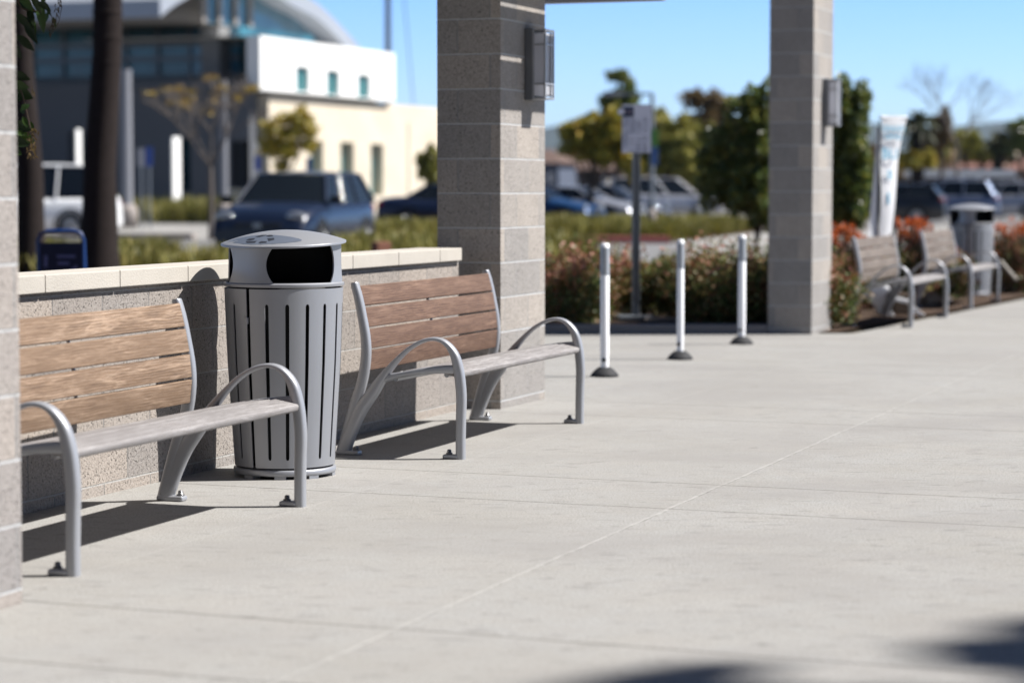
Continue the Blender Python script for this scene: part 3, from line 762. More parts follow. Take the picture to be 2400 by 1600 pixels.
def tree(name, label, Y, trunk_u, blobs, leaf, n, size, trunk_r=.08, cat='tree', group=None, bark='bark', limb=True, zlow=None):
    """blobs: (u, v, ru, rv) in photo pixels at distance Y, each given its own depth and set at its own distance"""
    k = px2w(Y); x0 = (trunk_u-1200)*k
    t = thing(name, label, cat, (x0, Y, 0), 0, group)
    B = []
    for i, (u, v, ru, rv) in enumerate(blobs):
        B.append(((u-trunk_u)*k, rng.uniform(-.35, .35)*ru*k, HC+(440-v)*k, ru*k, ru*k*.9, rv*k))
    b = MB(); top = max(B, key=lambda q: q[2]); low = min(q[2]-q[5] for q in B)
    b.tube([(0, 0, -.03), (rng.uniform(-.05, .05), 0, max(.3, low*.6)), (0, 0, max(.5, low+.2)), (top[0]*.6, top[1]*.6, top[2])], [trunk_r*1.25, trunk_r, trunk_r*.85, trunk_r*.25], 8)
    if limb:
        for q in B:
            s = Vector((0, 0, max(.3, low*.8))); e = Vector((q[0], q[1], q[2])); b.tube([s, (s+e)/2+Vector((0, 0, .1)), e], [trunk_r*.55, trunk_r*.35, trunk_r*.12], 5, cap=False)
    b.build('trunk', M[bark], t)
    b = MB(); leafcloud(b, B, n, size); b.build('crown', LEAF[leaf], t)
    return t
def clumps(name, label, pts, h, leaf, blades, width, cat='grass'):
    b = MB()
    for (x, y, s) in pts:
        for _ in range(blades):
            a = rng.uniform(0, 6.283); r = rng.random()**.5*.28*s; L = h*s*rng.uniform(.6, 1.15); an = a+rng.gauss(0, .5); le = rng.uniform(.05, .6)
            p = Vector((x+r*math.cos(a), y+r*math.sin(a), 0)); q = p+Vector((math.cos(an)*L*le, math.sin(an)*L*le, L))
            w = Vector((-math.sin(an), math.cos(an), 0))*width*rng.uniform(.6, 1.3); lv = rng.random()
            b.quad(p-w, p+w, q+w*.4, q-w*.4, lv=lv)
    o = b.build(name, LEAF[leaf]); tag(o, label, cat, kind='stuff'); return o
# palm trunks behind the wall
def palm_trunk(u0, u1, Y, label, lean=0.0, hh=11.0):
    k = px2w(Y); x = ((u0+u1)/2-1200)*k; r = (u1-u0)/2*k
    t = thing('palm_tree', label, 'palm tree', (x, Y, 0), 0)
    b = MB(); b.tube([(-.02, 0, -.03), (-.01, 0, .5), (0, 0, 1.5), (lean*.4, 0, 3), (lean, 0, hh)], [r*1.55, r*1.22, r*1.05, r*.94, r*.85], 24)
    for i in range(34):
        zz = .3+i*.32; 
        b.lathe([(r*.93, -.03), (r*1.0, 0), (r*.93, .03)], 20, (lean*(.4*max(0, zz-1.5)/1.5 if zz < 3 else .4+.6*(zz-3)/8), 0, zz))
    b.build('trunk', M['palmbark'], t)
    b = MB()
    for i in range(26):
        a = i*2.4; el = rng.uniform(-.3, 1.2); L = 2.6
        P = []
        for j in range(7):
            q = j/6; P.append(Vector((lean+math.cos(a)*L*q*math.cos(el*(1-q*.5)), math.sin(a)*L*q*math.cos(el*(1-q*.5)), hh+L*q*math.sin(el)-1.5*q*q)))
        for j in range(6):
            d = P[j+1]-P[j]; sdv = d.cross(Vector((0, 0, 1))).normalized()
            for s_ in (-1, 1):
                b.quad(P[j], P[j+1], P[j+1]+sdv*s_*.45*(1-j/8)+Vector((0, 0, -.25)), P[j]+sdv*s_*.45*(1-j/8)+Vector((0, 0, -.25)), lv=rng.random())
    b.build('crown', LEAF['palm'], t)
palm_trunk(200, 272, 31.0, 'thick dark palm trunk left of the pale grey column, behind the low wall', .28)
palm_trunk(45, 102, 34.0, 'dark palm trunk just right of the near left pillar', -.25)

# grass beds
pts = []
for _ in range(520):
    y = rng.uniform(33, 46.5); x = rng.uniform(-11.5, 1.2)
    if abs(x+4.9) < 1.5 and y > 39.5: continue
    pts.append((x, y, rng.uniform(.6, 1.0)*(1.35 if x > -2.9 else .95)))
clumps('ground_cover', 'olive green tufted grass filling the bed behind the low wall', pts, .40, 'grass', 70, .018)
pts = [(rng.uniform(.0, 4.4+(y_-60)*.22), y_, rng.uniform(.7, 1.25)) for y_ in [rng.uniform(60, 75) for _ in range(420)]]+[(rng.uniform(-4.6, 0), rng.uniform(58, 66), rng.uniform(.8, 1.25)) for _ in range(120)]
clumps('tufted_grass', 'brownish tufted grass on the island in front of the parked cars', pts, .40, 'grass', 60, .022)
pts = [(rng.uniform(-15.5, -7.2), rng.uniform(88, 97), rng.uniform(1.2, 2.2)) for _ in range(150)]
clumps('far_grass', 'green tufted grass along the foot of the charcoal wall', pts, .42, 'grass', 50, .03)
# island kerbs
sheet('island', [(-5.0, 57.6), (3.9, 57.6), (8.6, 76), (-5.2, 76)], -.010, M['soil'])
def kerbline(name, pts, m, h=.12, w=.18, z0=-.03):
    b = MB()
    for a, c in zip(pts[:-1], pts[1:]):
        a = Vector(a); c = Vector(c); d = c-a; b.box(((a.x+c.x)/2, (a.y+c.y)/2, z0+h/2), (d.length, w, h), math.atan2(d.y, d.x))
    o = b.build(name, m); o['kind'] = 'structure'; return o
kerbline('red_kerb', [(-1.5, 57), (3.7, 57)], M['redkerb'], .16, .6)
# pale concrete lot to the right of the island
sheet('pale_road', [(2.9, 41.2), (34, 41.2), (50, 84), (9.6, 84), (4.0, 57), (3.4, 47)], -.016, M['conc'])
kerbline('kerb_far', [(4.4, 72.5), (5.2, 73)], M['kerb'], .18, 1.1)
kerbline('kerb_end', [(5.4, 73.5), (11, 75)], M['kerb'], .18, 1.1)
kerbline('kerb_left', [(-14, 62), (-8, 61)], M['kerb'], .16, .4)
sheet('road', [(-18, 62), (-6, 60), (-6, 86), (-22, 86)], -.014, M['conc'])

# flowering hedge in the bed
def hedge(name, label, regions, leaf, n, size):
    b = MB(); B = []
    for (x0, x1, y0, y1, h, cnt) in regions:
        for _ in range(cnt):
            x = rng.uniform(x0, x1); y = rng.uniform(y0, y1)
            if .80 < x < 1.62 and y < 23.35: y = rng.uniform(23.4, 23.9)
            hh = h*rng.uniform(.75, 1.08); r = rng.uniform(.16, .30)
            B.append((x, y, hh*.52, r, r, hh*.52))
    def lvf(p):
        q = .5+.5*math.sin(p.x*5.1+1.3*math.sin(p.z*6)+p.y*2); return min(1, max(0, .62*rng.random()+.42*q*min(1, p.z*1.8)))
    leafcloud(b, B, n, size, .45, .35, lvf); o = b.build(name, LEAF[leaf]); tag(o, label, 'shrubs', kind='stuff'); return o
hedge('flowering_shrubs', 'dense rust red and green flowering shrubs behind the kerb and the white posts', [(.05, 2.95, 21.9, 23.6, .66, 70), (1.45, 3.0, 21.9, 23.2, .67, 26)], 'hedge', 60000, .026)
hedge('green_shrubs', 'pale green leafy shrubs filling the back of the planting bed', [(.0, 2.5, 24.0, 29.0, .42, 60), (4.3, 4.6, 26.5, 28, .4, 4)], 'olive', 30000, .035)
hedge('bed_shrubs', 'dark green stems and shrubs behind the two far benches', [(2.95, 3.25, 22.9, 24.4, .66, 14), (3.7, 4.5, 26.0, 27.6, .58, 20), (4.4, 5.2, 27, 29, .55, 16)], 'hedge', 26000, .028)
hedge('right_shrubs', 'dark green shrubs at the right edge beyond the far bin', [(5.75, 7.2, 29.4, 32.0, .66, 30)], 'hedge', 18000, .03)
# orange flower heads
def flowers(label, cx, cy, u_pts, Y, n):
    k = px2w(Y); t = thing('flower_clump', label, 'flowers', ((cx-1200)*k, Y, 0), 0, 'orange flower clumps in the bed')
    bs = MB(); bf = MB(); bl = MB()
    for _ in range(n):
        u, v = rng.choice(u_pts); u += rng.gauss(0, 9); v += rng.gauss(0, 6)
        x = (u-cx)*k; z = HC+(440-v)*k; y = rng.uniform(-.3, .3); x0 = x+rng.uniform(-.12, .12)
        bs.tube([(x0, y, 0), ((x0+x)/2, y, z*.6), (x, y, z)], [.008, .007, .005], 5, cap=False)
        leafcloud(bf, [(x, y, z, .035, .035, .055)], 26, .018, .5, .1)
    leafcloud(bl, [((u-cx)*k, rng.uniform(-.2, .2), (HC+(440-v)*k)*.42, .16, .16, (HC+(440-v)*k)*.42) for u, v in u_pts], 2500, .03)
    bs.build('stem', M['bark'], t); bf.build('flower_head', LEAF['orange'], t); bl.build('foliage', LEAF['hedge'], t)
flowers('orange flower clump between the pale pillar and the white banner', 1985, 0, [(1960, 545), (1975, 535), (1990, 545), (2005, 560), (2020, 570), (1965, 570), (2030, 565)], 25.5, 60)
flowers('orange flower clump between the banner pole and the farthest bench', 2140, 0, [(2110, 520), (2130, 525), (2150, 530), (2165, 545), (2120, 550), (2150, 560), (2175, 555)], 27.0, 70)
flowers('orange flower clump at the right edge of the picture beyond the far bin', 2370, 0, [(2350, 540), (2362, 530), (2375, 545), (2390, 535), (2400, 530)], 29.5, 26)
flowers('low red flower clump under the farthest bench', 2210, 0, [(2190, 665), (2200, 660), (2215, 675), (2225, 665)], 28.0, 34)

# rocks, sacks and boards by the far bench
def rock(u, v, s, label, mat):
    x, y = G(u, v); b = MB(); n = 10; vs = []; rr = [[rng.uniform(.75, 1.15) for _ in range(n)] for _ in range(6)]
    for i in range(6):
        el = math.pi*i/5
        for j in range(n): a = 6.283*j/n; q = rr[i][j]; vs.append((s*q*math.sin(el)*math.cos(a)*1.3, s*q*math.sin(el)*math.sin(a), s*.55+s*.75*q*math.cos(el)))
    b.add(vs, [(i*n+j, i*n+(j+1) % n, (i+1)*n+(j+1) % n, (i+1)*n+j) for i in range(5) for j in range(n)], sm=False)
    o = b.build('rock', mat); o.location = (x, y, 0); return tag(o, label, 'rock', 'rocks in the planting bed')
M['rock'] = plain('tan_rock', (.33, .27, .22), .9, 0, .2, .4, 10, .8, 30)
rock(2135, 712, .13, 'pale tan boulder between the two far benches', M['rock'])
rock(2175, 716, .12, 'grey brown boulder just right of the pale tan one', M['rock'])
rock(2200, 700, .15, 'large tan boulder by the red flowers', M['rock'])
# white umbrella-like sack holding the banner pole
def poly3(b, pts, Y, th=.03, lv=0, org=(0, 0)):
    k = px2w(Y); n = len(pts); vs = [((u-org[0])*k, 0, HC+(440-v)*k) for u, v in pts]; vs += [(x+.01, th, z) for x, y, z in vs]
    b.add(vs, [tuple(range(n)), tuple(range(2*n-1, n-1, -1))]+[(i, (i+1) % n, n+(i+1) % n, n+i) for i in range(n)])
Ys = 24.6; t = thing('white_sack', 'crumpled white plastic sack on the ground under the far bench', 'sack', ((2055-1200)*px2w(Ys), Ys, 0))
b = MB(); poly3(b, [(2025, 672), (2060, 664), (2085, 672), (2092, 692), (2080, 712), (2068, 718), (2072, 735), (2060, 738), (2052, 716), (2040, 708), (2026, 696)], Ys, .16, org=(2055, 0)); b.build('sack_cloth', M['cloth'], t, bevel=.02, seg=3, recalc=True)
Ys = 24.4; t = thing('wooden_crate', 'low brown wooden crate beside the white sack', 'crate', ((2115-1200)*px2w(Ys), Ys, 0))
b = MB(); b.box((0, .15, .11), (.24, .3, .2), .2); b.build('crate_box', M['bark'], t, bevel=.01)
Ys = 24.15; t = thing('white_board', 'white board leaning from the low wooden crate to the paving', 'board', ((2140-1200)*px2w(Ys), Ys, 0))
b = MB(); poly3(b, [(2098, 696), (2136, 704), (2142, 716), (2170, 738), (2160, 743), (2136, 726), (2130, 712), (2098, 704)], Ys, .12, org=(2140, 0)); b.build('board_sheet', M['cloth'], t, bevel=.004, recalc=True)
k = px2w(27.5); b = MB(); b.tube([((2345-1200)*k, 27.5, HC+(440-612)*k), ((2358-1200)*k, 27.3, HC+(440-635)*k), ((2370-1200)*k, 27.2, HC+(440-652)*k)], .018, 8)
tag(b.build('dry_stalk', M['cap']), 'tan dry stalk poking out beside the far bench armrest', 'stalk')
# valve boxes by the sign post
for (u, v, lab) in ((1555, 758, 'flat grey utility lid in the soil right of the sign post'),):
    x, y = G(u, v); b = MB(); b.box((x, y, .03), (.36, .25, .05)); tag(b.build('utility_lid', M['kerb'], bevel=.005), lab, 'lid')

# trees
tree('broadleaf_tree', 'dark glossy broadleaf tree just left of the pale pillar', 37, 1778, [(1770, 330, 50, 60), (1720, 380, 62, 62), (1690, 330, 35, 45), (1745, 270, 40, 60), (1790, 240, 35, 50), (1700, 440, 55, 55), (1765, 450, 60, 60), (1790, 400, 40, 60), (1790, 500, 35, 40), (1665, 370, 30, 30)], 'dark', 15000, .05, .035, bark='bark')
tree('broadleaf_tree', 'dark glossy broadleaf tree between the pale pillar and the white banner', 38, 1962, [(1960, 240, 45, 55), (2010, 240, 35, 45), (1985, 320, 55, 60), (1960, 400, 50, 60), (2010, 400, 40, 60), (1990, 480, 50, 50), (1940, 320, 30, 60)], 'dark', 12500, .05, .05)
tree('shade_tree', 'tall dark evergreen behind the timetable sign', 150, 1450, [(1450, 180, 24, 14), (1438, 240, 26, 26), (1470, 235, 30, 35), (1455, 290, 45, 35)], 'dark', 9000, .22, .25)
tree('young_tree', 'yellow green young tree left of the timetable sign', 78, 1388, [(1345, 310, 30, 28), (1380, 300, 38, 30), (1430, 300, 40, 40), (1400, 350, 45, 35), (1460, 350, 40, 45), (1330, 350, 20, 14), (1480, 390, 25, 30)], 'yellow', 9000, .10, .09)
tree('street_tree', 'olive green tree right of the timetable sign', 110, 1560, [(1530, 310, 50, 45), (1580, 350, 60, 45), (1620, 390, 50, 35), (1530, 370, 45, 40), (1600, 300, 30, 26)], 'olive', 10000, .15, .14)
tree('brown_tree', 'sparse brownish tree against the sky left of the dark broadleaf tree', 140, 1650, [(1625, 235, 28, 24), (1665, 240, 34, 24), (1700, 250, 34, 18), (1650, 290, 48, 30), (1700, 310, 45, 34), (1640, 350, 50, 40)], 'brown', 8000, .17, .16)
tree('round_shrub', 'grey green round shrub at the foot of the beige wing', 96, 1008, [(1005, 385, 22, 38), (1018, 400, 20, 40)], 'olive', 3500, .12, .08, cat='shrub')
tree('young_tree', 'thin green and yellow tree in front of the beige wing', 84, 668, [(645, 305, 26, 30), (700, 278, 38, 24), (668, 345, 38, 30), (730, 305, 24, 20), (628, 345, 22, 22), (662, 390, 20, 20), (720, 340, 30, 18), (690, 310, 30, 20)], 'yellow', 3600, .09, .07)
tree('yellow_shrub', 'yellow green shrub in front of the far palm', 125, 2150, [(2130, 375, 30, 22), (2170, 375, 26, 18)], 'yellow', 2500, .16, .1, cat='shrub')
tree('far_tree', 'dark tree at the far right beside the second palm', 150, 2260, [(2240, 330, 28, 20), (2275, 335, 26, 24)], 'olive', 2500, .2, .12)
tree('far_tree', 'dark tree at the right edge of the picture', 150, 2390, [(2385, 300, 22, 20), (2400, 330, 25, 28), (2350, 345, 22, 20)], 'dark', 2500, .2, .12)
tree('far_tree', 'low brown tree behind the far palm trunk', 140, 2205, [(2205, 300, 22, 40), (2190, 330, 20, 26)], 'brown', 2500, .18, .12)
tree('far_tree', 'mid green tree between the far palm and the bare grey tree', 160, 2180, [(2165, 345, 26, 26), (2200, 350, 26, 22), (2185, 325, 18, 18)], 'olive', 3000, .2, .12)
tree('far_tree', 'broad low olive tree just left of the second far palm', 170, 2300, [(2290, 360, 34, 20), (2325, 350, 24, 20), (2262, 365, 20, 14)], 'olive', 3000, .2, .12)
tree('far_tree', 'small feathery tree right of the street tree, left of the dark broadleaf tree', 120, 1640, [(1625, 330, 26, 36), (1650, 370, 34, 30), (1610, 380, 24, 26), (1660, 320, 22, 26)], 'olive', 6000, .12, .1)
# bare young tree
def bare_tree(label, u, Y, v_split, L, r, depth, kids, leaf=None, nl=0, bark='greybark', spread=.55, second=None, seed=3):
    global rng
    rng = random.Random(seed)
    k = px2w(Y); t = thing('bare_tree', label, 'tree', ((u-1200)*k, Y, 0))
    zs = HC+(440-v_split)*k; b = MB(); b.tube([(0, 0, -.03), (.02, 0, zs*.5), (0, 0, zs)], [r*1.3, r, r*.9], 8); tips = []
    for i in range(kids+1):
        a = i*6.283/(kids+1)+.4; branches(b, Vector((0, 0, zs-.02)), Vector((math.cos(a)*.75, math.sin(a)*.5, 1.0)), L, r*.55, depth, spread, kids, .25, tips)
    b.build('trunk', M[bark], t)
    if leaf:
        b = MB(); sel = [p for p in tips if rng.random() < nl]
        leafcloud(b, [(p.x, p.y, p.z, (.22), .22, .10) for p in sel], 30*max(1, len(sel)), .05, .5, .1); b.build('leaves', LEAF[leaf], t)
bare_tree('bare young tree with a few amber leaves in front of the charcoal wall', 495, 60, 390, .85, .060, 3, 4, 'amber', .05, spread=.50, seed=5)
bare_tree('bare grey tree between the two far palms', 2240, 130, 340, 1.5, .10, 4, 3, None, 0, spread=.45, seed=8)
# far palms
def palm(label, u, vtop, Y, rpx, leafsz=1.0, seed=1):
    r_ = random.Random(seed); k = px2w(Y); hh = HC+(440-vtop)*k; L = rpx*k
    t = thing('palm_tree', label, 'palm tree', ((u-1200)*k, Y, 0))
    b = MB(); b.tube([(0, 0, -.03), (0, 0, hh*.5), (0, 0, hh)], [.38, .34, .42], 10); b.build('trunk', M['palmbark'], t)
    b = MB()
    for i in range(70):
        a = r_.uniform(0, 6.283); el = r_.uniform(-.9, 1.3); P = []
        for j in range(6):
            q = j/5; P.append(Vector((math.cos(a)*L*q*math.cos(el), math.sin(a)*L*q*math.cos(el), hh+L*q*math.sin(el)-L*.45*q*q)))
        for j in range(5):
            d = P[j+1]-P[j]; sdv = d.cross(Vector((0, 0, 1))).normalized()*.16*L*(1-j/6); dn = Vector((0, 0, -.07*L)); lv = r_.random()
            b.quad(P[j], P[j+1], P[j+1]+sdv+dn, P[j]+sdv+dn, lv=lv); b.quad(P[j], P[j+1], P[j+1]-sdv+dn, P[j]-sdv+dn, lv=lv)
    b.build('crown', LEAF['palm'], t)
palm('far palm tree right of the white banner', 2148, 285, 125, 52, seed=2)
palm('far palm tree at the right above the carport roof', 2335, 330, 150, 46, seed=4)

# foreground vine at the left pillar
rngv = random.Random(5)
Yv = 9.3; kv = Yv/FPX
t = thing('climbing_vine', 'dark leafy vine hanging down beside the near left pillar', 'vine', ((30-1200)*kv, Yv, 0))
bs = MB(); bl = MB(); br = MB()
def vp(u, v, dy=0): return Vector(((u-30)*kv, dy, HC+(440-v)*kv))
def leaf(u, v, ang, L, wd, dy=0, lv=.3, b=None, curl=.25):
    p = vp(u, v, dy); d = Vector((math.cos(ang), rngv.uniform(-.35, .35), -math.sin(ang))).normalized(); s_ = d.cross(Vector((rngv.uniform(-.5, .5), -1, rngv.uniform(-.3, .3)))).normalized()
    n = s_.cross(d); P = []
    prof = [(0, .06), (.15, .55), (.35, .95), (.55, 1), (.75, .72), (.9, .34), (1, .02)]
    vs = []
    for q, w in prof:
        c = p+d*(L*q)-Vector((0, 0, curl*L*q*q)); vs += [c-s_*wd*w*.5+n*wd*.12*w, c, c+s_*wd*w*.5+n*wd*.12*w]
    fs = []
    for i in range(len(prof)-1): fs += [(3*i, 3*i+1, 3*i+4, 3*i+3), (3*i+1, 3*i+2, 3*i+5, 3*i+4)]
    (b or bl).add(vs, fs, sm=True, lv=lv)
bs.tube([vp(-30, -120), vp(20, -40), vp(60, 25), vp(105, 32)], [.006, .005, .003, .002], 6)
bs.tube([vp(-30, -60), vp(10, 20), vp(40, 60)], [.006, .004, .002], 6)
bs.tube([vp(10, 60), vp(30, 150), vp(60, 230), vp(75, 300), vp(82, 350)], [.005, .004, .003, .002, .001], 6)
bs.tube([vp(100, -60), vp(140, -20), vp(152, 20), vp(145, 55), vp(130, 80)], [.002, .002, .0015, .001, .001], 5)
bs.tube([vp(128, 40), vp(130, 70), vp(124, 95)], [.001, .001, .0008], 4)
for (u, v, a, L, w) in [(95, 5, 80, 62, 20), (68, 18, 75, 45, 16), (60, 40, 60, 60, 15), (62, 62, 45, 45, 14), (40, 85, 30, 50, 18), (30, 95, 50, 48, 20), (75, 45, 70, 32, 10), (42, 12, 10, 50, 18), (38, 35, 30, 45, 18),
                        (100, 12, 20, 34, 13), (112, 8, 60, 32, 9), (120, 30, 100, 22, 7), (128, 42, 70, 24, 6), (30, 60, 120, 30, 14), (50, -10, 40, 50, 18), (80, -15, 60, 50, 16), (20, 20, 60, 40, 18), (110, -20, 90, 34, 12),
                        (36, 175, 5, 42, 18), (30, 200, -5, 48, 20), (38, 215, 10, 40, 22), (30, 235, -20, 30, 16), (60, 262, -50, 30, 15), (55, 268, -110, 22, 12), (62, 275, 60, 24, 11), (72, 285, 80, 22, 10), (40, 290, 10, 40, 22), (45, 315, 20, 36, 20), (30, 330, 0, 46, 22), (30, 300, 20, 30, 20), (28, 350, 10, 30, 20), (30, 112, 0, 20, 12), (22, 140, 60, 26, 12)]:
    leaf(u, v, R(a), L*kv, w*kv*1.15, rngv.uniform(-.05, .05), rngv.random())
for i in range(46):
    u = 78+rngv.gauss(0, 6); v = 300+rngv.random()*68; leaf(u, v, R(rngv.uniform(20, 160)), 9*kv, 4*kv, rngv.uniform(-.02, .02), rngv.random(), br)
for i in range(40):
    q = rngv.random(); u = 150-25*q+rngv.gauss(0, 3); v = -10+100*q; leaf(u, v, R(rngv.uniform(40, 140)), 8*kv, 2.4*kv, 0, 0, br)
for (u, v) in ((80, 205), (84, 215), (78, 212)): leaf(u, v, R(75), 14*kv, 2.5*kv, 0, .9, br)
bs.build('stem', M['bark'], t); bl.build('leaves', LEAF['vine'], t); br.build('dry_flowers', LEAF['brown'], t)

# ------------------------------------------------------------------ palm outside the frame whose crown shades the paving at the lower right
def shade_palm(x, y, hh, L, seed=3, nf=34):
    r_ = random.Random(seed)
    t = thing('palm_tree', 'palm outside the frame shading the paving at the ' + ('right edge' if x > 18 else 'bottom edge'), 'palm tree', (x, y, 0))
    b = MB(); b.tube([(0, 0, 0), (.05, 0, hh*.5), (0, 0, hh)], [.24, .19, .17], 14); b.build('trunk', M['palmbark'], t); b = MB()
    for i in range(nf):
        a = r_.uniform(0, 6.283); el = r_.uniform(-.5, 1.1); P = []
        for j in range(8):
            q = j/7; P.append(Vector((math.cos(a)*L*q*math.cos(el), math.sin(a)*L*q*math.cos(el), hh+L*q*math.sin(el)-L*.5*q*q)))
        for j in range(7):
            d = P[j+1]-P[j]; sdv = d.cross(Vector((0, 0, 1))).normalized()*.22*L*math.sin(math.pi*(j+1)/8.5); dn = Vector((0, 0, -.08*L)); lv = r_.random()
            b.quad(P[j], P[j+1], P[j+1]+sdv+dn, P[j]+sdv+dn, lv=lv); b.quad(P[j], P[j+1], P[j+1]-sdv+dn, P[j]-sdv+dn, lv=lv)
    b.build('crown', LEAF['palm'], t)
shade_palm(2.15+16.45, 6.58+.84, 20, .85, 3, 18)
shade_palm(.50+16.3, 5.66+.84, 20, .85, 9, 20)

# ------------------------------------------------------------------ unseen building added behind the camera to hold back light from that side
t = thing('unseen_light_blocker', 'dark block added behind the camera to hold back light, outside the frame', 'building', (-2, -9, 0))
b = MB(); b.box((0, -4, 4.5), (44, 8, 9)); b.build('wall', plain('light_blocker_wall', (.09, .085, .08), .9), t)
b = MB(); b.box((0, 1.5, 4.6), (44, 5.0, .3)); b.build('canopy', M['metald'], t)
for i in range(6):
    b = MB(); b.box((-15+i*6, .04, 1.8), (3.2, .08, 2.6)); b.build('window', M['car0'] if 'car0' in M else M['black'], t)
# ------------------------------------------------------------------ cars
def carpaint(name, col, metal=.3, rough=.28):
    t = NT(name); v = t.coords(); n = t.noise(v, 3, 2); c = t.mix(n, [k*.94 for k in col], [k*1.06 for k in col]); m = t.out(c, rough, None, metal, .5, 1)
    t.b.inputs['Coat Weight'].default_value = .2; t.b.inputs['Coat Roughness'].default_value = .05; return m
M['carglass'] = plain('car_glass', (.012, .016, .02), .08, 0, .6, .1)
M['tyre'] = plain('tyre', (.02, .02, .022), .8, 0, .3, .1)
M['rim'] = plain('alloy', (.45, .46, .48), .3, .8, .5, .05)
M['lampglass'] = plain('headlamp_glass', (.65, .68, .72), .08, .5, .8, .05)
M['taillight'] = plain('tail_lamp', (.35, .012, .015), .15, 0, .6, .1)
M['plastic'] = plain('black_trim', (.02, .022, .026), .5, 0, .4, .1)
def car(label, loc, heading, paint, style='sedan', L=4.7, Wd=1.84, Hh=1.45, group='cars in the parking lot'):
    name = {'sedan': 'sedan_car', 'suv': 'suv_car', 'van': 'minivan'}[style]
    t = thing(name, label, 'car' if style != 'van' else 'minivan', (loc[0], loc[1], -.02), heading, group)
    hl, w = L/2, Wd/2
    if style == 'sedan':
        top = [(-1, .62), (-.97, .90), (-.80, .99), (-.62, 1.0), (-.3, .96), (.3, .95), (.42, .93), (.6, .86), (.8, .77), (.93, .66), (1, .48)]
        gh = (-.66, -.36, .12, .42); zb, zb2 = .98, .93
    elif style == 'suv':
        top = [(-1, .62), (-.98, 1.02), (-.9, 1.07), (-.5, 1.06), (.3, 1.03), (.42, 1.02), (.6, .98), (.8, .92), (.93, .80), (1, .55)]
        gh = (-.93, -.80, .14, .43); zb, zb2 = 1.07, 1.02
    else:
        top = [(-1, .62), (-.98, 1.05), (-.9, 1.08), (-.5, 1.07), (.35, 1.02), (.55, .98), (.75, .90), (.93, .76), (1, .52)]
        gh = (-.95, -.86, .22, .58); zb, zb2 = 1.08, 1.0
    P = cr([(a, z, 1) for a, z in top], 3)
    b = MB(); n = 0; vs = []
    for a, z, _ in P:
        tp = 1-.16*max(0, abs(a)-.75)**1.2*4*.9; x = a*hl; ww = w*min(1, tp); zz = z
        sill = .22 if abs(a) < .93 else .30
        ring = [(ww*.86, sill), (ww*.98, sill+.10), (ww, .45*zz+.12), (ww*.985, zz*.86), (ww*.93, zz*.96), (ww*.75, zz+.005), (ww*.35, zz+.03), (0, zz+.035)]
        ring = ring+[(-y, q) for y, q in ring[-2::-1]]
        n = len(ring); vs += [(x, y, q) for y, q in ring]
    b.add(vs, [(i*n+j, i*n+j+1, (i+1)*n+j+1, (i+1)*n+j) for i in range(len(P)-1) for j in range(n-1)], sm=True)
    b.add(vs[:n], [tuple(range(n))]); b.add(vs[-n:], [tuple(range(n))]); b.add([(-hl, -w*.8, .25), (hl, -w*.8, .25), (hl, w*.8, .25), (-hl, w*.8, .25)], [(0, 1, 2, 3)])
    b.build('body', paint, t, recalc=True)
    r0, r1, f1, f0 = [q*hl for q in gh]; wb, wtp = w*.93, w*.70; zt = Hh-.05
    def pt(q, s, zf):   # q 0 rear .. 1 front
        xb = r0+(f0-r0)*q; xt = r1+(f1-r1)*q; z_b = zb+(zb2-zb)*q; bow = .03*math.sin(math.pi*q)
        return ((xb+(xt-xb)*zf), s*(wb+(wtp-wb)*zf+bow*zf), z_b-.05+(zt-z_b+.05+.02*math.sin(math.pi*q))*zf)
    for s in (-1, 1):
        b = MB(); vs = []
        for i in range(9):
            for j in range(4): vs.append(pt(i/8, s, j/3))
        b.add(vs, [(i*4+j, i*4+4+j, i*4+5+j, i*4+1+j) for i in range(8) for j in range(3)], sm=True); b.build('side_window', M['carglass'], t)
    for q, nm in ((1, 'windscreen'), (0, 'rear_window')):
        b = MB(); vs = []; bowx = .10 if q else -.06
        for i in range(7):
            f = -1+i/3
            for j in range(4):
                p = pt(q, 1, j/3); vs.append((p[0]+bowx*(1-f*f), p[1]*f, p[2]))
        b.add(vs, [(i*4+j, i*4+4+j, i*4+5+j, i*4+1+j) for i in range(6) for j in range(3)], sm=True); b.build(nm, M['carglass'], t)
    b = MB(); vs = []
    for i in range(9):
        q = i/8
        for j in range(7):
            f = -1+j/3; p = pt(q, 1, 1); vs.append((p[0]+(.10 if q == 1 else -.06 if q == 0 else 0)*(1-f*f), p[1]*f*1.01, p[2]+.05*(1-f*f)*(.4+.6*math.sin(math.pi*min(1, q)))+.004))
    b.add(vs, [(i*7+j, i*7+7+j, i*7+8+j, i*7+1+j) for i in range(8) for j in range(6)], sm=True)
    for s in (-1, 1):
        for q, rr in ((0, .05), (1, .035)): b.tube([pt(q, s, 0), pt(q, s, .5), pt(q, s, 1)], rr, 6)
        b.tube([pt(k_/8, s, 1) for k_ in range(9)], .03, 6)
        for q in ((.42,) if style == 'sedan' else (.35, .66)): b.tube([pt(q, s*1.005, 0), pt(q, s*1.005, 1)], .03, 6)
    b.build('roof', paint, t)
    wr = .34 if style != 'sedan' else .32
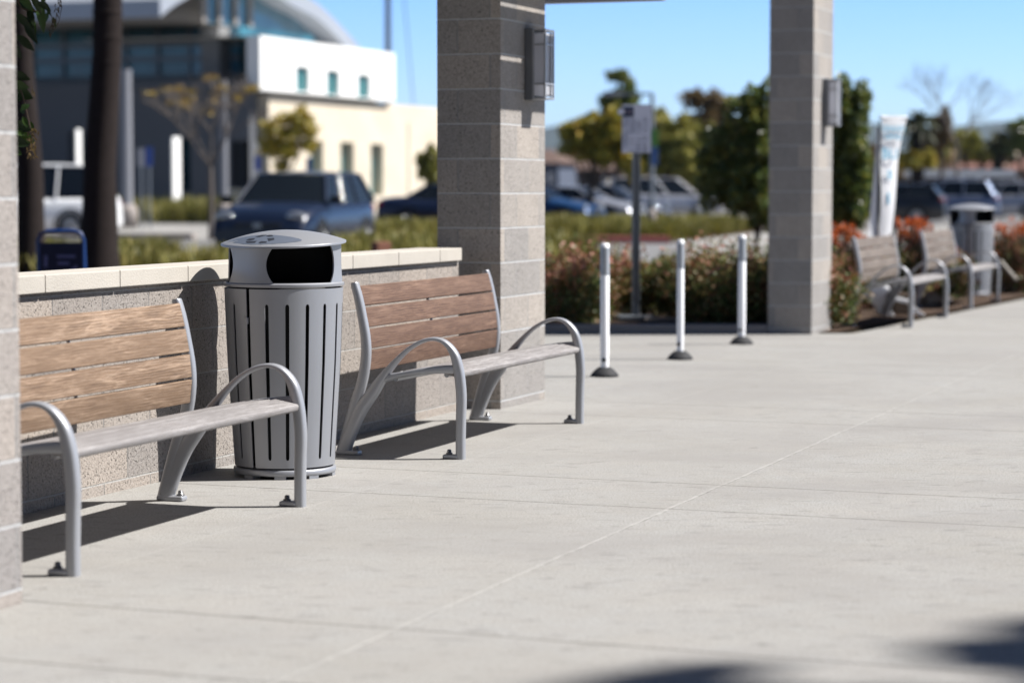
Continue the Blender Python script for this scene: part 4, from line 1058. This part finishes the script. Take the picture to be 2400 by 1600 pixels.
    for a in (-.60, .62):
        for s in (-1, 1):
            x = a*hl; b = MB()
            b.tube([(x, s*(w-.22), wr), (x, s*(w+.005), wr)], wr, 28); wh = b.build('wheel', M['tyre'], t)
            b = MB(); b.tube([(x, s*(w-.02), wr), (x, s*(w+.012), wr)], wr*.62, 20, cap=True)
            for k_ in range(5): a_ = k_*1.2566; b.tube([(x, s*(w+.014), wr), (x+math.cos(a_)*wr*.6, s*(w+.014), wr+math.sin(a_)*wr*.6)], .025, 5)
            b.build('rim', M['rim'], wh)
            b = MB(); vs = []
            for k_ in range(21):
                a_ = -.25+(math.pi+.5)*k_/20; vs += [(x+math.cos(a_)*(wr+.03), s*(w+.004), wr+math.sin(a_)*(wr+.03)), (x+math.cos(a_)*(wr+.085), s*(w+.003), wr+math.sin(a_)*(wr+.085))]
            b.add(vs, [(2*i, 2*i+1, 2*i+3, 2*i+2) for i in range(20)]); b.build('wheel_arch', M['plastic'], t)
    hz = .68 if style == 'sedan' else .78
    for s in (-1, 1):
        b = MB(); b.lathe([(0, 0), (.11, .02), (.16, .06), (.17, .10)], 14); b2 = MB()
        b2.add([(hl*.93+p[2]*-.4+.06, s*w*.70+p[1]*1.1, hz+p[0]*.55) for p in b.v], b.f, sm=True); b2.build('headlight', M['lampglass'], t, recalc=True)
        b = MB(); b.box((-hl*.965, s*w*.76, hz+.12), (.14, .30, .14)); b.build('taillight', M['taillight'], t, bevel=.03)
        b = MB(); b.box((f0-.08, s*(w+.10), zb2+.06), (.14, .22, .15)); b.box((f0-.06, s*(w-.02), zb2+.0), (.06, .12, .05)); b.build('mirror', M['plastic'], t, bevel=.03)
    b = MB(); b.box((hl*.985, 0, .56), (.05, Wd*.46, .20)); b.box((hl*.97, 0, .30), (.08, Wd*.7, .10)); b.build('grille', M['plastic'], t, bevel=.02)
    b = MB(); b.box((hl+.012, 0, .62), (.01, .16, .09)); b.build('badge', M['rim'], t, bevel=.01)
    return t
navy = carpaint('navy_car_paint', (.007, .013, .032), .1, .30); blue = carpaint('blue_car_paint', (.015, .055, .15)); blk = carpaint('black_car_paint', (.012, .014, .02)); silver = carpaint('silver_car_paint', (.35, .36, .40), .5); white = carpaint('white_car_paint', (.78, .79, .80), 0); grey = carpaint('grey_car_paint', (.07, .08, .11)); steelb = carpaint('steel_blue_car_paint', (.16, .19, .27), .5)
def at(u, Y): return ((u-1200)*px2w(Y), Y)
car('dark navy suv facing the camera beyond the waste bin', at(696, 46.0), R(-90-13), navy, 'suv', 4.6, 1.93, 1.60)
car('dark blue sedan seen from the side, half hidden by the lamp pillar', at(1068, 74), R(0), carpaint('deep_blue_car_paint', (.012, .02, .05)), 'sedan', 4.75, 1.84, 1.40)
car('bright blue sedan showing its bonnet just right of the lamp pillar', at(1245, 77), R(-24), blue, 'sedan', 4.6, 1.82, 1.36)
car('pale silver sedan with a shining bonnet left of the timetable sign', at(1350, 81), R(-24), silver, 'sedan', 4.6, 1.82, 1.34)
car('silver minivan parked between the timetable sign and the dark tree', at(1548, 104), R(6), silver, 'van', 5.1, 1.95, 1.74)
car('white suv seen from the side between the two dark palm trunks', at(42, 63), R(180), white, 'suv', 5.2, 2.0, 1.90)
car('black car with red tail lamps right of the white banner', at(2060, 82), R(180-14), blk, 'suv', 4.4, 1.85, 1.42)
car('grey suv with a shining rear pillar above the far bin', at(2190, 90), R(180-14), steelb, 'suv', 4.7, 1.9, 1.58)
car('silver blue suv at the right edge beyond the far bin', at(2330, 97), R(180-14), silver, 'suv', 4.6, 1.88, 1.52)
car('pale car half hidden at the far right edge of the lot', at(2420, 106), R(180-14), steelb, 'sedan', 4.6, 1.84, 1.45)
car('dark sedan in the second row behind the timetable sign post', at(1425, 92), R(-20), grey, 'sedan', 4.6, 1.82, 1.40)

# ------------------------------------------------------------------ office building
def wall_holes(b, org, d, n, L0, L1, z0, z1, holes, depth, m=0):
    """wall plane through org along d (unit), outward normal n; holes (s0,s1,z0,z1)"""
    o = Vector((org[0], org[1])); d = Vector(d); n = Vector(n)
    P = lambda s, z, k=0: (o.x+d.x*s-n.x*k, o.y+d.y*s-n.y*k, z)
    xs = sorted(set([L0, L1]+[h[i] for h in holes for i in (0, 1)])); zs = sorted(set([z0, z1]+[h[i] for h in holes for i in (2, 3)]))
    for a, c in zip(xs[:-1], xs[1:]):
        for e, f in zip(zs[:-1], zs[1:]):
            mx, mz = (a+c)/2, (e+f)/2
            if any(h[0] < mx < h[1] and h[2] < mz < h[3] for h in holes): continue
            b.quad(P(a, e), P(c, e), P(c, f), P(a, f), m)
    for h in holes:
        a, c, e, f = h
        b.quad(P(a, e), P(a, e, depth), P(a, f, depth), P(a, f), m); b.quad(P(c, e), P(c, e, depth), P(c, f, depth), P(c, f), m)
        b.quad(P(a, f), P(a, f, depth), P(c, f, depth), P(c, f), m); b.quad(P(a, e), P(a, e, depth), P(c, e, depth), P(c, e), m)
    return P
M['stucco'] = plain('white_stucco', (.82, .82, .80), .9, 0, .2, .03, k=.95)
def m_stone():
    t = NT('beige_stone'); v = t.coords('Generated'); w = t.coords()
    br = t.n('TexBrick', offset=.5); br.inputs['Scale'].default_value = 1; br.inputs['Brick Width'].default_value = 1.2; br.inputs['Row Height'].default_value = .6; br.inputs['Mortar Size'].default_value = .01
    br.inputs['Color1'].default_value = (.60, .50, .37, 1); br.inputs['Color2'].default_value = (.72, .63, .49, 1); br.inputs['Mortar'].default_value = (.5, .42, .32, 1)
    t.l(t.mapping(w, rot=(R(90), 0, R(-70))), br.inputs['Vector']); c = t.mix(t.noise(w, .7, 4), br.outputs[0], (.76, .68, .55)); return t.out(c, .9, None, 0, .2, .82)
M['stone'] = m_stone()
M['charcoal'] = plain('charcoal_panel', (.17, .178, .195), .8, 0, .2, .06, .4)
M['greywall'] = plain('grey_render', (.30, .30, .30), .8, 0, .2, .06, .5)
M['roofmetal'] = plain('roof_metal', (.55, .59, .66), .45, .2, .4, .04)
M['soffit'] = plain('soffit', (.42, .40, .38), .8, 0, .2, .05)
def m_glass(name, a, b_):
    t = NT(name); v = t.coords(); n = t.noise(t.mapping(v, (1, 1, .35)), .35, 3, .6)
    return t.out(t.ramp(n, [(.35, a), (.65, b_)]), .12, None, 0, .5)
M['teal'] = m_glass('teal_glass', (.012, .06, .08), (.05, .22, .28)); M['tealw'] = m_glass('teal_window', (.05, .26, .27), (.09, .36, .38))
C0 = D(612, 440, 108)[:2]; C0 = (C0[0], C0[1])
Ce = (C0[0]-W[0]*4.8, C0[1]-W[1]*4.8); z_e0 = PL(500, 37, Ce, (-NN[0], -NN[1]))[1]
bd = thing('office_building', 'modern office building with curved silver roof, charcoal base, white box and beige wing', 'building', (0, 0, 0))
NW = (-NN[0], -NN[1])
def sz(u, v): return PL(u, v, C0, W)
def fz(u, v): return PL(u, v, C0, NW)    # facade facing the camera: s grows to the left
zc_top = sz(612, 84)[1]; zc_bot = sz(612, 211)[1]; s_white = sz(925, 180)[0]; s_b0 = 0.5
holes = []
for (u0, u1, v0, v1) in ((694, 724, 155, 214), (766, 795, 164, 222), (839, 867, 174, 228)):
    a, z1_ = sz(u0, v0); c, _ = sz(u1, v0); _, z0_ = sz(u0, v1); holes.append((a, c, z0_, z1_))
b = MB(); P = wall_holes(b, C0, W, NN, 0, s_white, zc_bot, zc_top, holes, .22)
WD = fz(578, 150)[0]
Pf = lambda s, k, z: (C0[0]+W[0]*k+NW[0]*s, C0[1]+W[1]*k+NW[1]*s, z)
b.quad(Pf(0, 0, zc_bot), Pf(WD, 0, zc_bot), Pf(WD, 0, zc_top), Pf(0, 0, zc_top)); b.quad(Pf(0, s_white, zc_bot), Pf(9, s_white, zc_bot), Pf(9, s_white, zc_top), Pf(0, s_white, zc_top))
b.quad(Pf(0, 0, zc_top), Pf(9, 0, zc_top), Pf(9, s_white, zc_top), Pf(0, s_white, zc_top)); b.quad(Pf(0, 0, zc_bot), Pf(9, 0, zc_bot), Pf(9, s_white, zc_bot), Pf(0, s_white, zc_bot))
b.build('white_upper_wall', M['stucco'], bd)
for h in holes:
    b = MB(); b.quad(P(h[0], h[2], .2), P(h[1], h[2], .2), P(h[1], h[3], .2), P(h[0], h[3], .2)); m_ = (h[0]+h[1])/2
    w_ = b.build('window', M['tealw'], bd)
    b = MB(); q = P(m_, 0, .18); b.box((q[0], q[1], (h[2]+h[3])/2), (.04, .07, h[3]-h[2]), -A20); b.build('mullion', M['metald'], w_)
# beige wing
zb_top = sz(632, 219)[1]; holes = []
Cb = (C0[0]-NN[0]*.35, C0[1]-NN[1]*.35)
szb = lambda u, v: PL(u, v, Cb, W)
sb0 = szb(630, 300)[0]
for (u0, u1, v0) in ((728, 757, 329), (798, 829, 333), (869, 898, 337), (935, 962, 341), (990, 1014, 344)):
    a, z1_ = szb(u0, v0); c, _ = szb(u1, v0); holes.append((a, c, .9, z1_))
holes = holes[:3]; SBE = szb(1160, 300)[0]
b = MB(); P = wall_holes(b, Cb, W, NN, sb0, SBE, 0, zb_top, holes, .6)
Pb = lambda s, k, z: (Cb[0]+W[0]*k+NW[0]*s, Cb[1]+W[1]*k+NW[1]*s, z)
b.quad(Pb(0, sb0, 0), Pb(8, sb0, 0), Pb(8, sb0, zb_top), Pb(0, sb0, zb_top)); b.quad(Pb(0, sb0, zb_top), Pb(12, sb0, zb_top), Pb(12, SBE, zb_top), Pb(0, SBE, zb_top)); b.quad(Pb(0, SBE, 0), Pb(12, SBE, 0), Pb(12, SBE, zb_top), Pb(0, SBE, zb_top))
b.build('beige_stone_wall', M['stone'], bd)
for h in holes:
    b = MB(); b.quad(P(h[0], h[2], .5), P(h[1], h[2], .5), P(h[1], h[3], .5), P(h[0], h[3], .5)); b.build('window', M['tealw'], bd)
# charcoal base facing the camera
zch = fz(400, 193)[1]
Cc = (C0[0]+W[0]*(-.4)-NN[0]*.9, C0[1]+W[1]*(-.4)-NN[1]*.9); fc = lambda u, v: PL(u, v, Cc, NW); nW = (-W[0], -W[1])
s_l = fc(60, 300)[0]; hs = []
for (u0, u1, v0, v1) in ((402, 446, 325, 448), (160, 196, 310, 400), (540, 585, 330, 440)):
    a = fc(u1, v0)[0]; c, z1_ = fc(u0, v0); z0_ = fc(u0, v1)[1]; hs.append((a, c, max(.5, z0_), z1_))
b = MB(); P = wall_holes(b, Cc, NW, nW, 0, s_l+12, 0, zch, hs, 1.1)
q0, q1 = P(0, 0), P(0, 0, 10); b.quad(q0, q1, (q1[0], q1[1], zch), (q0[0], q0[1], zch)); b.quad(P(0, zch), P(s_l+12, zch), P(s_l+12, zch, 9), P(0, zch, 9))
b.build('charcoal_wall', M['charcoal'], bd)
for i, h in enumerate(hs):
    b = MB(); b.quad(P(h[0], h[2], 1.0), P(h[1], h[2], 1.0), P(h[1], h[3], 1.0), P(h[0], h[3], 1.0)); b.build('window', M['teal'], bd)
    if i < 2:   # white slab added out in front, standing in for a sunlit slot
        b = MB(); kf = 2.9 if i == 0 else 4.9; sf = PL((413, 184)[i], 400, (Cc[0]-W[0]*kf, Cc[1]-W[1]*kf), NW)[0]; q = P(sf, 0, -kf); b.box((q[0], q[1], h[3]/2), (.08, (.7, .4)[i], h[3]), -A20); b.build('sunlit_slot_slab', M['stucco'], bd)
# glass storey with bands
Cg = (C0[0]+W[0]*2.2, C0[1]+W[1]*2.2); fg = lambda u, v: PL(u, v, Cg, NW)
sg0 = fg(562, 100)[0]; sg1 = fg(60, 100)[0]+12; zg1 = z_e0+.05
Pg = lambda s, z, k=0: (Cg[0]+NW[0]*s+W[0]*k, Cg[1]+NW[1]*s+W[1]*k, z)
b = MB(); b.quad(Pg(sg0, zch-1), Pg(sg1, zch-1), Pg(sg1, zg1), Pg(sg0, zg1)); b.quad(Pg(sg0, zch-1), Pg(sg0, zch-1, 8), Pg(sg0, zg1, 8), Pg(sg0, zg1)); b.build('glass_storey', M['teal'], bd)
sk = fg(446, 100)[0]; b = MB(); b.quad(Pg(sg0, zch-1, -.05), Pg(sk, zch-1, -.05), Pg(sk, zg1, -.05), Pg(sg0, zg1, -.05)); b.build('corner_glass', m_glass('corner_glass', (.06, .17, .26), (.12, .30, .42)), bd)
def band(u, v0, v1, m, name='spandrel'):
    z0_, z1_ = fg(u, v1)[1], fg(u, v0)[1]; b = MB(); q = Pg((sg0+sg1)/2, 0, -.12); b.box((q[0], q[1], (z0_+z1_)/2), (sg1-sg0, .2, z1_-z0_), -A20); b.build(name, m, bd)
band(470, 98, 108, M['metald']); band(470, 132, 142, M['metald']); band(470, 176, 190, M['greywall'])
for i in range(14):
    q = Pg(sg0+(sg1-sg0)*(i+.5)/14, 0, -.1); b = MB(); b.box((q[0], q[1], (zch+zg1)/2), (.1, .16, zg1-zch), -A20); b.build('glazing_bar', M['metald'], bd)
# grey pier by the white box
b = MB(); q = Pf(3.0, 1.6, 0); zz = z_e0; b.box((q[0], q[1], zz/2), (.9, 1.2, zz), -A20); b.build('grey_pier', M['greywall'], bd)
# curved roof: profile in the W direction, extruded away to the left
Cr = (C0[0]+NW[0]*2.5, C0[1]+NW[1]*2.5); szr = lambda u, v: PL(u, v, Cr, W)
prof_o = [szr(u, v) for u, v in ((612, -60), (690, -18), (735, 5), (775, 40), (808, 75), (838, 108))]
prof = [(-4.5, fz(500, 38)[1]+.15), (-2.0, fz(500, 38)[1]+2.2), (0, prof_o[0][1])]+prof_o[1:]
prof = [(-4.8, z_e0+.75), (-3.0, z_e0+1.5), (0, z_e0+2.3)]+[(s_, z_) for s_, z_ in prof_o if s_ > 2]
pr = cr([(a, z_, 0) for a, z_ in prof], 5)
b = MB(); vs = []
for i, (s, z_, _) in enumerate(pr):
    th = .75
    vs += [Pf(2.4, s, z_), Pf(60, s, z_), Pf(60, s, z_-th), Pf(2.4, s, z_-th)]
k = len(pr); fs = []
for i in range(k-1):
    for j in range(4): fs.append((4*i+j, 4*i+(j+1) % 4, 4*i+4+(j+1) % 4, 4*i+4+j))
b.add(vs, fs+[(0, 1, 2, 3), (4*k-4, 4*k-3, 4*k-2, 4*k-1)]); b.build('roof', M['roofmetal'], bd, recalc=True)
# clerestory under the curve
b = MB(); vs = []
sel = [(s, z_) for s, z_, _ in pr if s > 1.0]
for s, z_ in sel: vs += [Pf(3.6, s, zc_top-.5), Pf(3.6, s, max(zc_top-.4, z_-.5))]
b.add(vs, [(2*i, 2*i+2, 2*i+3, 2*i+1) for i in range(len(sel)-1)]); b.build('clerestory', m_glass('clerestory_glass', (.05, .16, .24), (.10, .28, .38)), bd)
for u in (640, 676, 712, 745):
    s, z_ = sz(u, 80); zt_ = min(pr, key=lambda q: abs(q[0]-s))[1]-.5; q = Pf(3.5, s, 0); b = MB(); b.box((q[0], q[1], (zc_top-.4+zt_)/2), (.15, .35, max(.3, zt_-zc_top+.4)), -A20); b.build('clerestory_bar', M['soffit'], bd)
# inner soffit block so the sky does not show through above the glass
b = MB(); z_e = z_e0; b.quad(Pf(2.5, -4.7, z_e-.02), Pf(60, -4.7, z_e-.02), Pf(60, 8, z_e+.1), Pf(2.5, 3, z_e+.1)); b.build('soffit', M['soffit'], bd)
# small things round the building
q = Pb(3, szb(955, 240)[0], 0); k = px2w(118)
b = MB(); s = szb(954, 238)[0]; q = Pb(2.0, s, zb_top); b.lathe([(0, -.2), (.25, -.2), (.32, .25), (.5, .6), (.42, 1.0), (.2, 1.3), (0, 1.4)], 16, q)
tag(b.build('roof_vent', M['black']), 'dark egg shaped vent on the roof of the beige wing', 'vent')
x, y = at(911, 135); b = MB(); b.tube([(x, y, 0), (x, y, 22)], [.2, .15], 10); b.tube([(x+.2, y, 20), (x+1.4, y, 5.9)], .03, 4)
tag(b.build('mast', M['steel']), 'tall thin steel mast rising behind the white box of the building', 'mast')
def pole(u0, u1, vt, vb, Y, label, m, base=True, arm=False):
    k = px2w(Y); x = ((u0+u1)/2-1200)*k; r = (u1-u0)/2*k; h = HC+(440-vt)*k
    t = thing('light_pole' if arm else 'round_pole', label, 'pole', (x, Y, 0))
    b = MB(); b.tube([(0, 0, 0), (0, 0, h)], [r, r*.9], 14); b.build('shaft', m, t)
    if base: b = MB(); b.lathe([(0, .0), (r*1.8, 0), (r*1.8, .55), (r*1.3, .75), (0, .75)], 16); b.build('footing', M['kerb'], t)
    if arm:
        b = MB(); b.box((-.45, 0, h), (.9, .06, .06)); b.build('arm', m, t); b = MB(); b.box((-1.0, 0, h), (.5, .3, .1)); b.build('lamp_head', M['metal'], t)
    return t, h
M['palepole'] = plain('pale_pole', (.36, .37, .41), .6, .1, .4, .06)
pole(286, 313, 165, 500, 78, 'thick pale grey column right of the thicker palm trunk', M['palepole'])
pole(517, 536, 190, 500, 88, 'pale grey column behind the bare tree', M['palepole'])
pole(956, 960, 290, 440, 92, 'thin grey pole in front of the beige wing', M['palepole'], False)
lp, h = pole(1522, 1533, 222, 500, 62, 'parking lot light pole with a green and blue banner right of the timetable sign', M['galv'], True, True)
k = px2w(62)
for (v0, v1, m, nm) in ((303, 345, plain('lime_banner', (.16, .42, .08), .7), 'green_banner'), (346, 388, plain('blue_banner', (.10, .22, .55), .7), 'blue_banner')):
    b = MB(); b.box((.06, -.14, HC+(440-(v0+v1)/2)*k), (.17, .03, (v1-v0)*k)); b.build(nm, m, lp)
M['parkblue'] = plain('parking_blue', (.05, .12, .50), .6); M['panelw'] = plain('panel_white', (.6, .6, .65), .6)
def psign(u, v0, v1, wpx, Y, label, m, m2=None):
    k = px2w(Y); t = thing('parking_sign', label, 'sign', ((u-1200)*k, Y, 0), 0, 'small blue parking signs')
    zc = HC+(440-(v0+v1)/2)*k; b = MB(); b.tube([(0, .03, 0), (0, .03, zc+.1)], .03, 8); b.build('post', M['galv'], t)
    b = MB(); b.box((0, -.02, zc), (wpx*k, .02, (v1-v0)*k)); b.build('panel', m, t)
psign(352, 345, 390, 17, 76, 'blue parking sign on a post, right one of the pair beside the pale column', M['parkblue'])
psign(333, 348, 390, 15, 75, 'white parking sign with a red mark, left one of the pair beside the pale column', M['panelw'])
psign(606, 366, 400, 15, 80, 'blue parking sign left of the thin yellow green tree', M['parkblue'])
psign(725, 370, 402, 12, 92, 'blue parking sign in front of the first beige wing window', M['parkblue'])
# beige low wall and terracotta post
k = px2w(98); b = MB(); b.box(((568-1200)*k, 98, .55), (80*k, .4, 1.35)); tag(b.build('planter_wall', M['stone']), 'short beige stone wall left of the navy suv', 'wall')
Yt = 30.; k = px2w(Yt); b = MB(); h = HC-(566-440)*k; b.box(((893-1200)*k, Yt, h/2), (.19, .19, h), .5)
tag(b.build('terracotta_post', plain('terracotta', (.36, .15, .09), .8), bevel=.01), 'square terracotta coloured post behind the low wall', 'post')
# carport, houses, hills
t = thing('carport', 'long white carport roof beyond the parked cars at the right', 'carport', at(2245, 145))
k = px2w(145); b = MB(); b.box((0, 0, HC+(440-407)*k), (225*k, 5, .42)); b.build('canopy', M['stucco'], t)
for i in range(4):
    b = MB(); b.box((-2.4+i*1.6, 0, 1), (.12, .12, 2)); b.build('leg', M['galv'], t)
def house(u, v0, v1, wpx, Y, label, wm, rm):
    k = px2w(Y); x, y = at(u, Y); w_ = wpx*k; h = HC+(440-v0)*k; he = h*.72; d = 9
    t = thing('house', label, 'house', (x, y, 0), R(-12))
    b = MB(); b.box((0, 0, he/2), (w_, d, he)); b.build('wall', wm, t)
    b = MB(); e = .4; b.add([(-w_/2-e, -d/2-e, he), (w_/2+e, -d/2-e, he), (w_/2+e, d/2+e, he), (-w_/2-e, d/2+e, he), (-w_/2+1.5, 0, h), (w_/2-1.5, 0, h)], [(0, 1, 5, 4), (2, 3, 4, 5), (1, 2, 5), (3, 0, 4), (0, 3, 2, 1)]); b.build('roof', rm, t)
    for s in (-.28, .05, .3):
        b = MB(); b.box((w_*s, -d/2-.03, he*.62), (w_*.12, .08, he*.3)); b.build('window', M['stucco'], t)
brn = plain('brown_roof', (.16, .10, .08), .9); red = plain('red_roof', (.26, .12, .09), .9); blw = plain('blue_grey_wall', (.12, .15, .22), .9); bew = plain('tan_wall', (.20, .16, .14), .9)
house(1285, 350, 440, 90, 230, 'brown roofed house seen just right of the lamp pillar', blw, brn)
house(1400, 372, 440, 120, 240, 'brown house behind the yellow green young tree', bew, brn)
house(2290, 368, 440, 130, 260, 'red roofed house behind the carport', bew, red)
house(2420, 372, 440, 120, 260, 'red roofed house at the far right edge', bew, red)
house(2200, 352, 440, 90, 300, 'grey house behind the bare grey tree', blw, plain('grey_roof', (.14, .14, .17), .9))
# far tree belt as one mass
b = MB(); rng = random.Random(21)
leafcloud(b, [(rng.uniform(-5, 85), 270+rng.uniform(-12, 12), 2.2+rng.uniform(-.8, 1.2), 4.5, 3, 2.6) for _ in range(46)], 26000, .5); tag(b.build('far_woods', LEAF['brown']), 'distant brown green belt of trees beyond the lot', 'trees', kind='stuff')
# hills
b = MB(); n = 90; vs = []
for i in range(n+1):
    x = -2400+5900*i/n; h = 70+26*math.sin(x*.0022+1)+18*math.sin(x*.0063)+10*math.sin(x*.015)
    h += 55*math.exp(-((x-800)/300)**2)
    for q, (dy, f) in enumerate(((0, 0), (80, .55), (200, 1), (400, .2))): vs.append((x, 4000+dy, -2+h*f*1.0))
b.add(vs, [(i*4+j, i*4+4+j, i*4+5+j, i*4+1+j) for i in range(n) for j in range(3)], sm=True)
o = b.build('hills', plain('hillside', (.10, .12, .12), .95, 0, .1, .3, .01)); o['kind'] = 'structure'
# ------------------------------------------------------------------ haze
HAZE = True
if HAZE:
    b = MB(); b.box((0, 2350, 164), (9000, 4900, 330)); o = b.build('haze', None) if False else None
    me = bpy.data.meshes.new('haze'); me.from_pydata(b.v, [], b.f); o = bpy.data.objects.new('haze', me); COL.objects.link(o); o['kind'] = 'stuff'; o['label'] = 'thin blue air haze over the far hills'; o['category'] = 'haze'
    m = bpy.data.materials.new('air'); m.use_nodes = True; nt = m.node_tree; nt.nodes.remove(nt.nodes['Principled BSDF'])
    pv = nt.nodes.new('ShaderNodeVolumePrincipled'); pv.inputs['Color'].default_value = (.50, .72, 1, 1); pv.inputs['Density'].default_value = .00004; pv.inputs['Anisotropy'].default_value = .2
    nt.links.new(pv.outputs[0], nt.nodes['Material Output'].inputs['Volume']); me.materials.append(m)
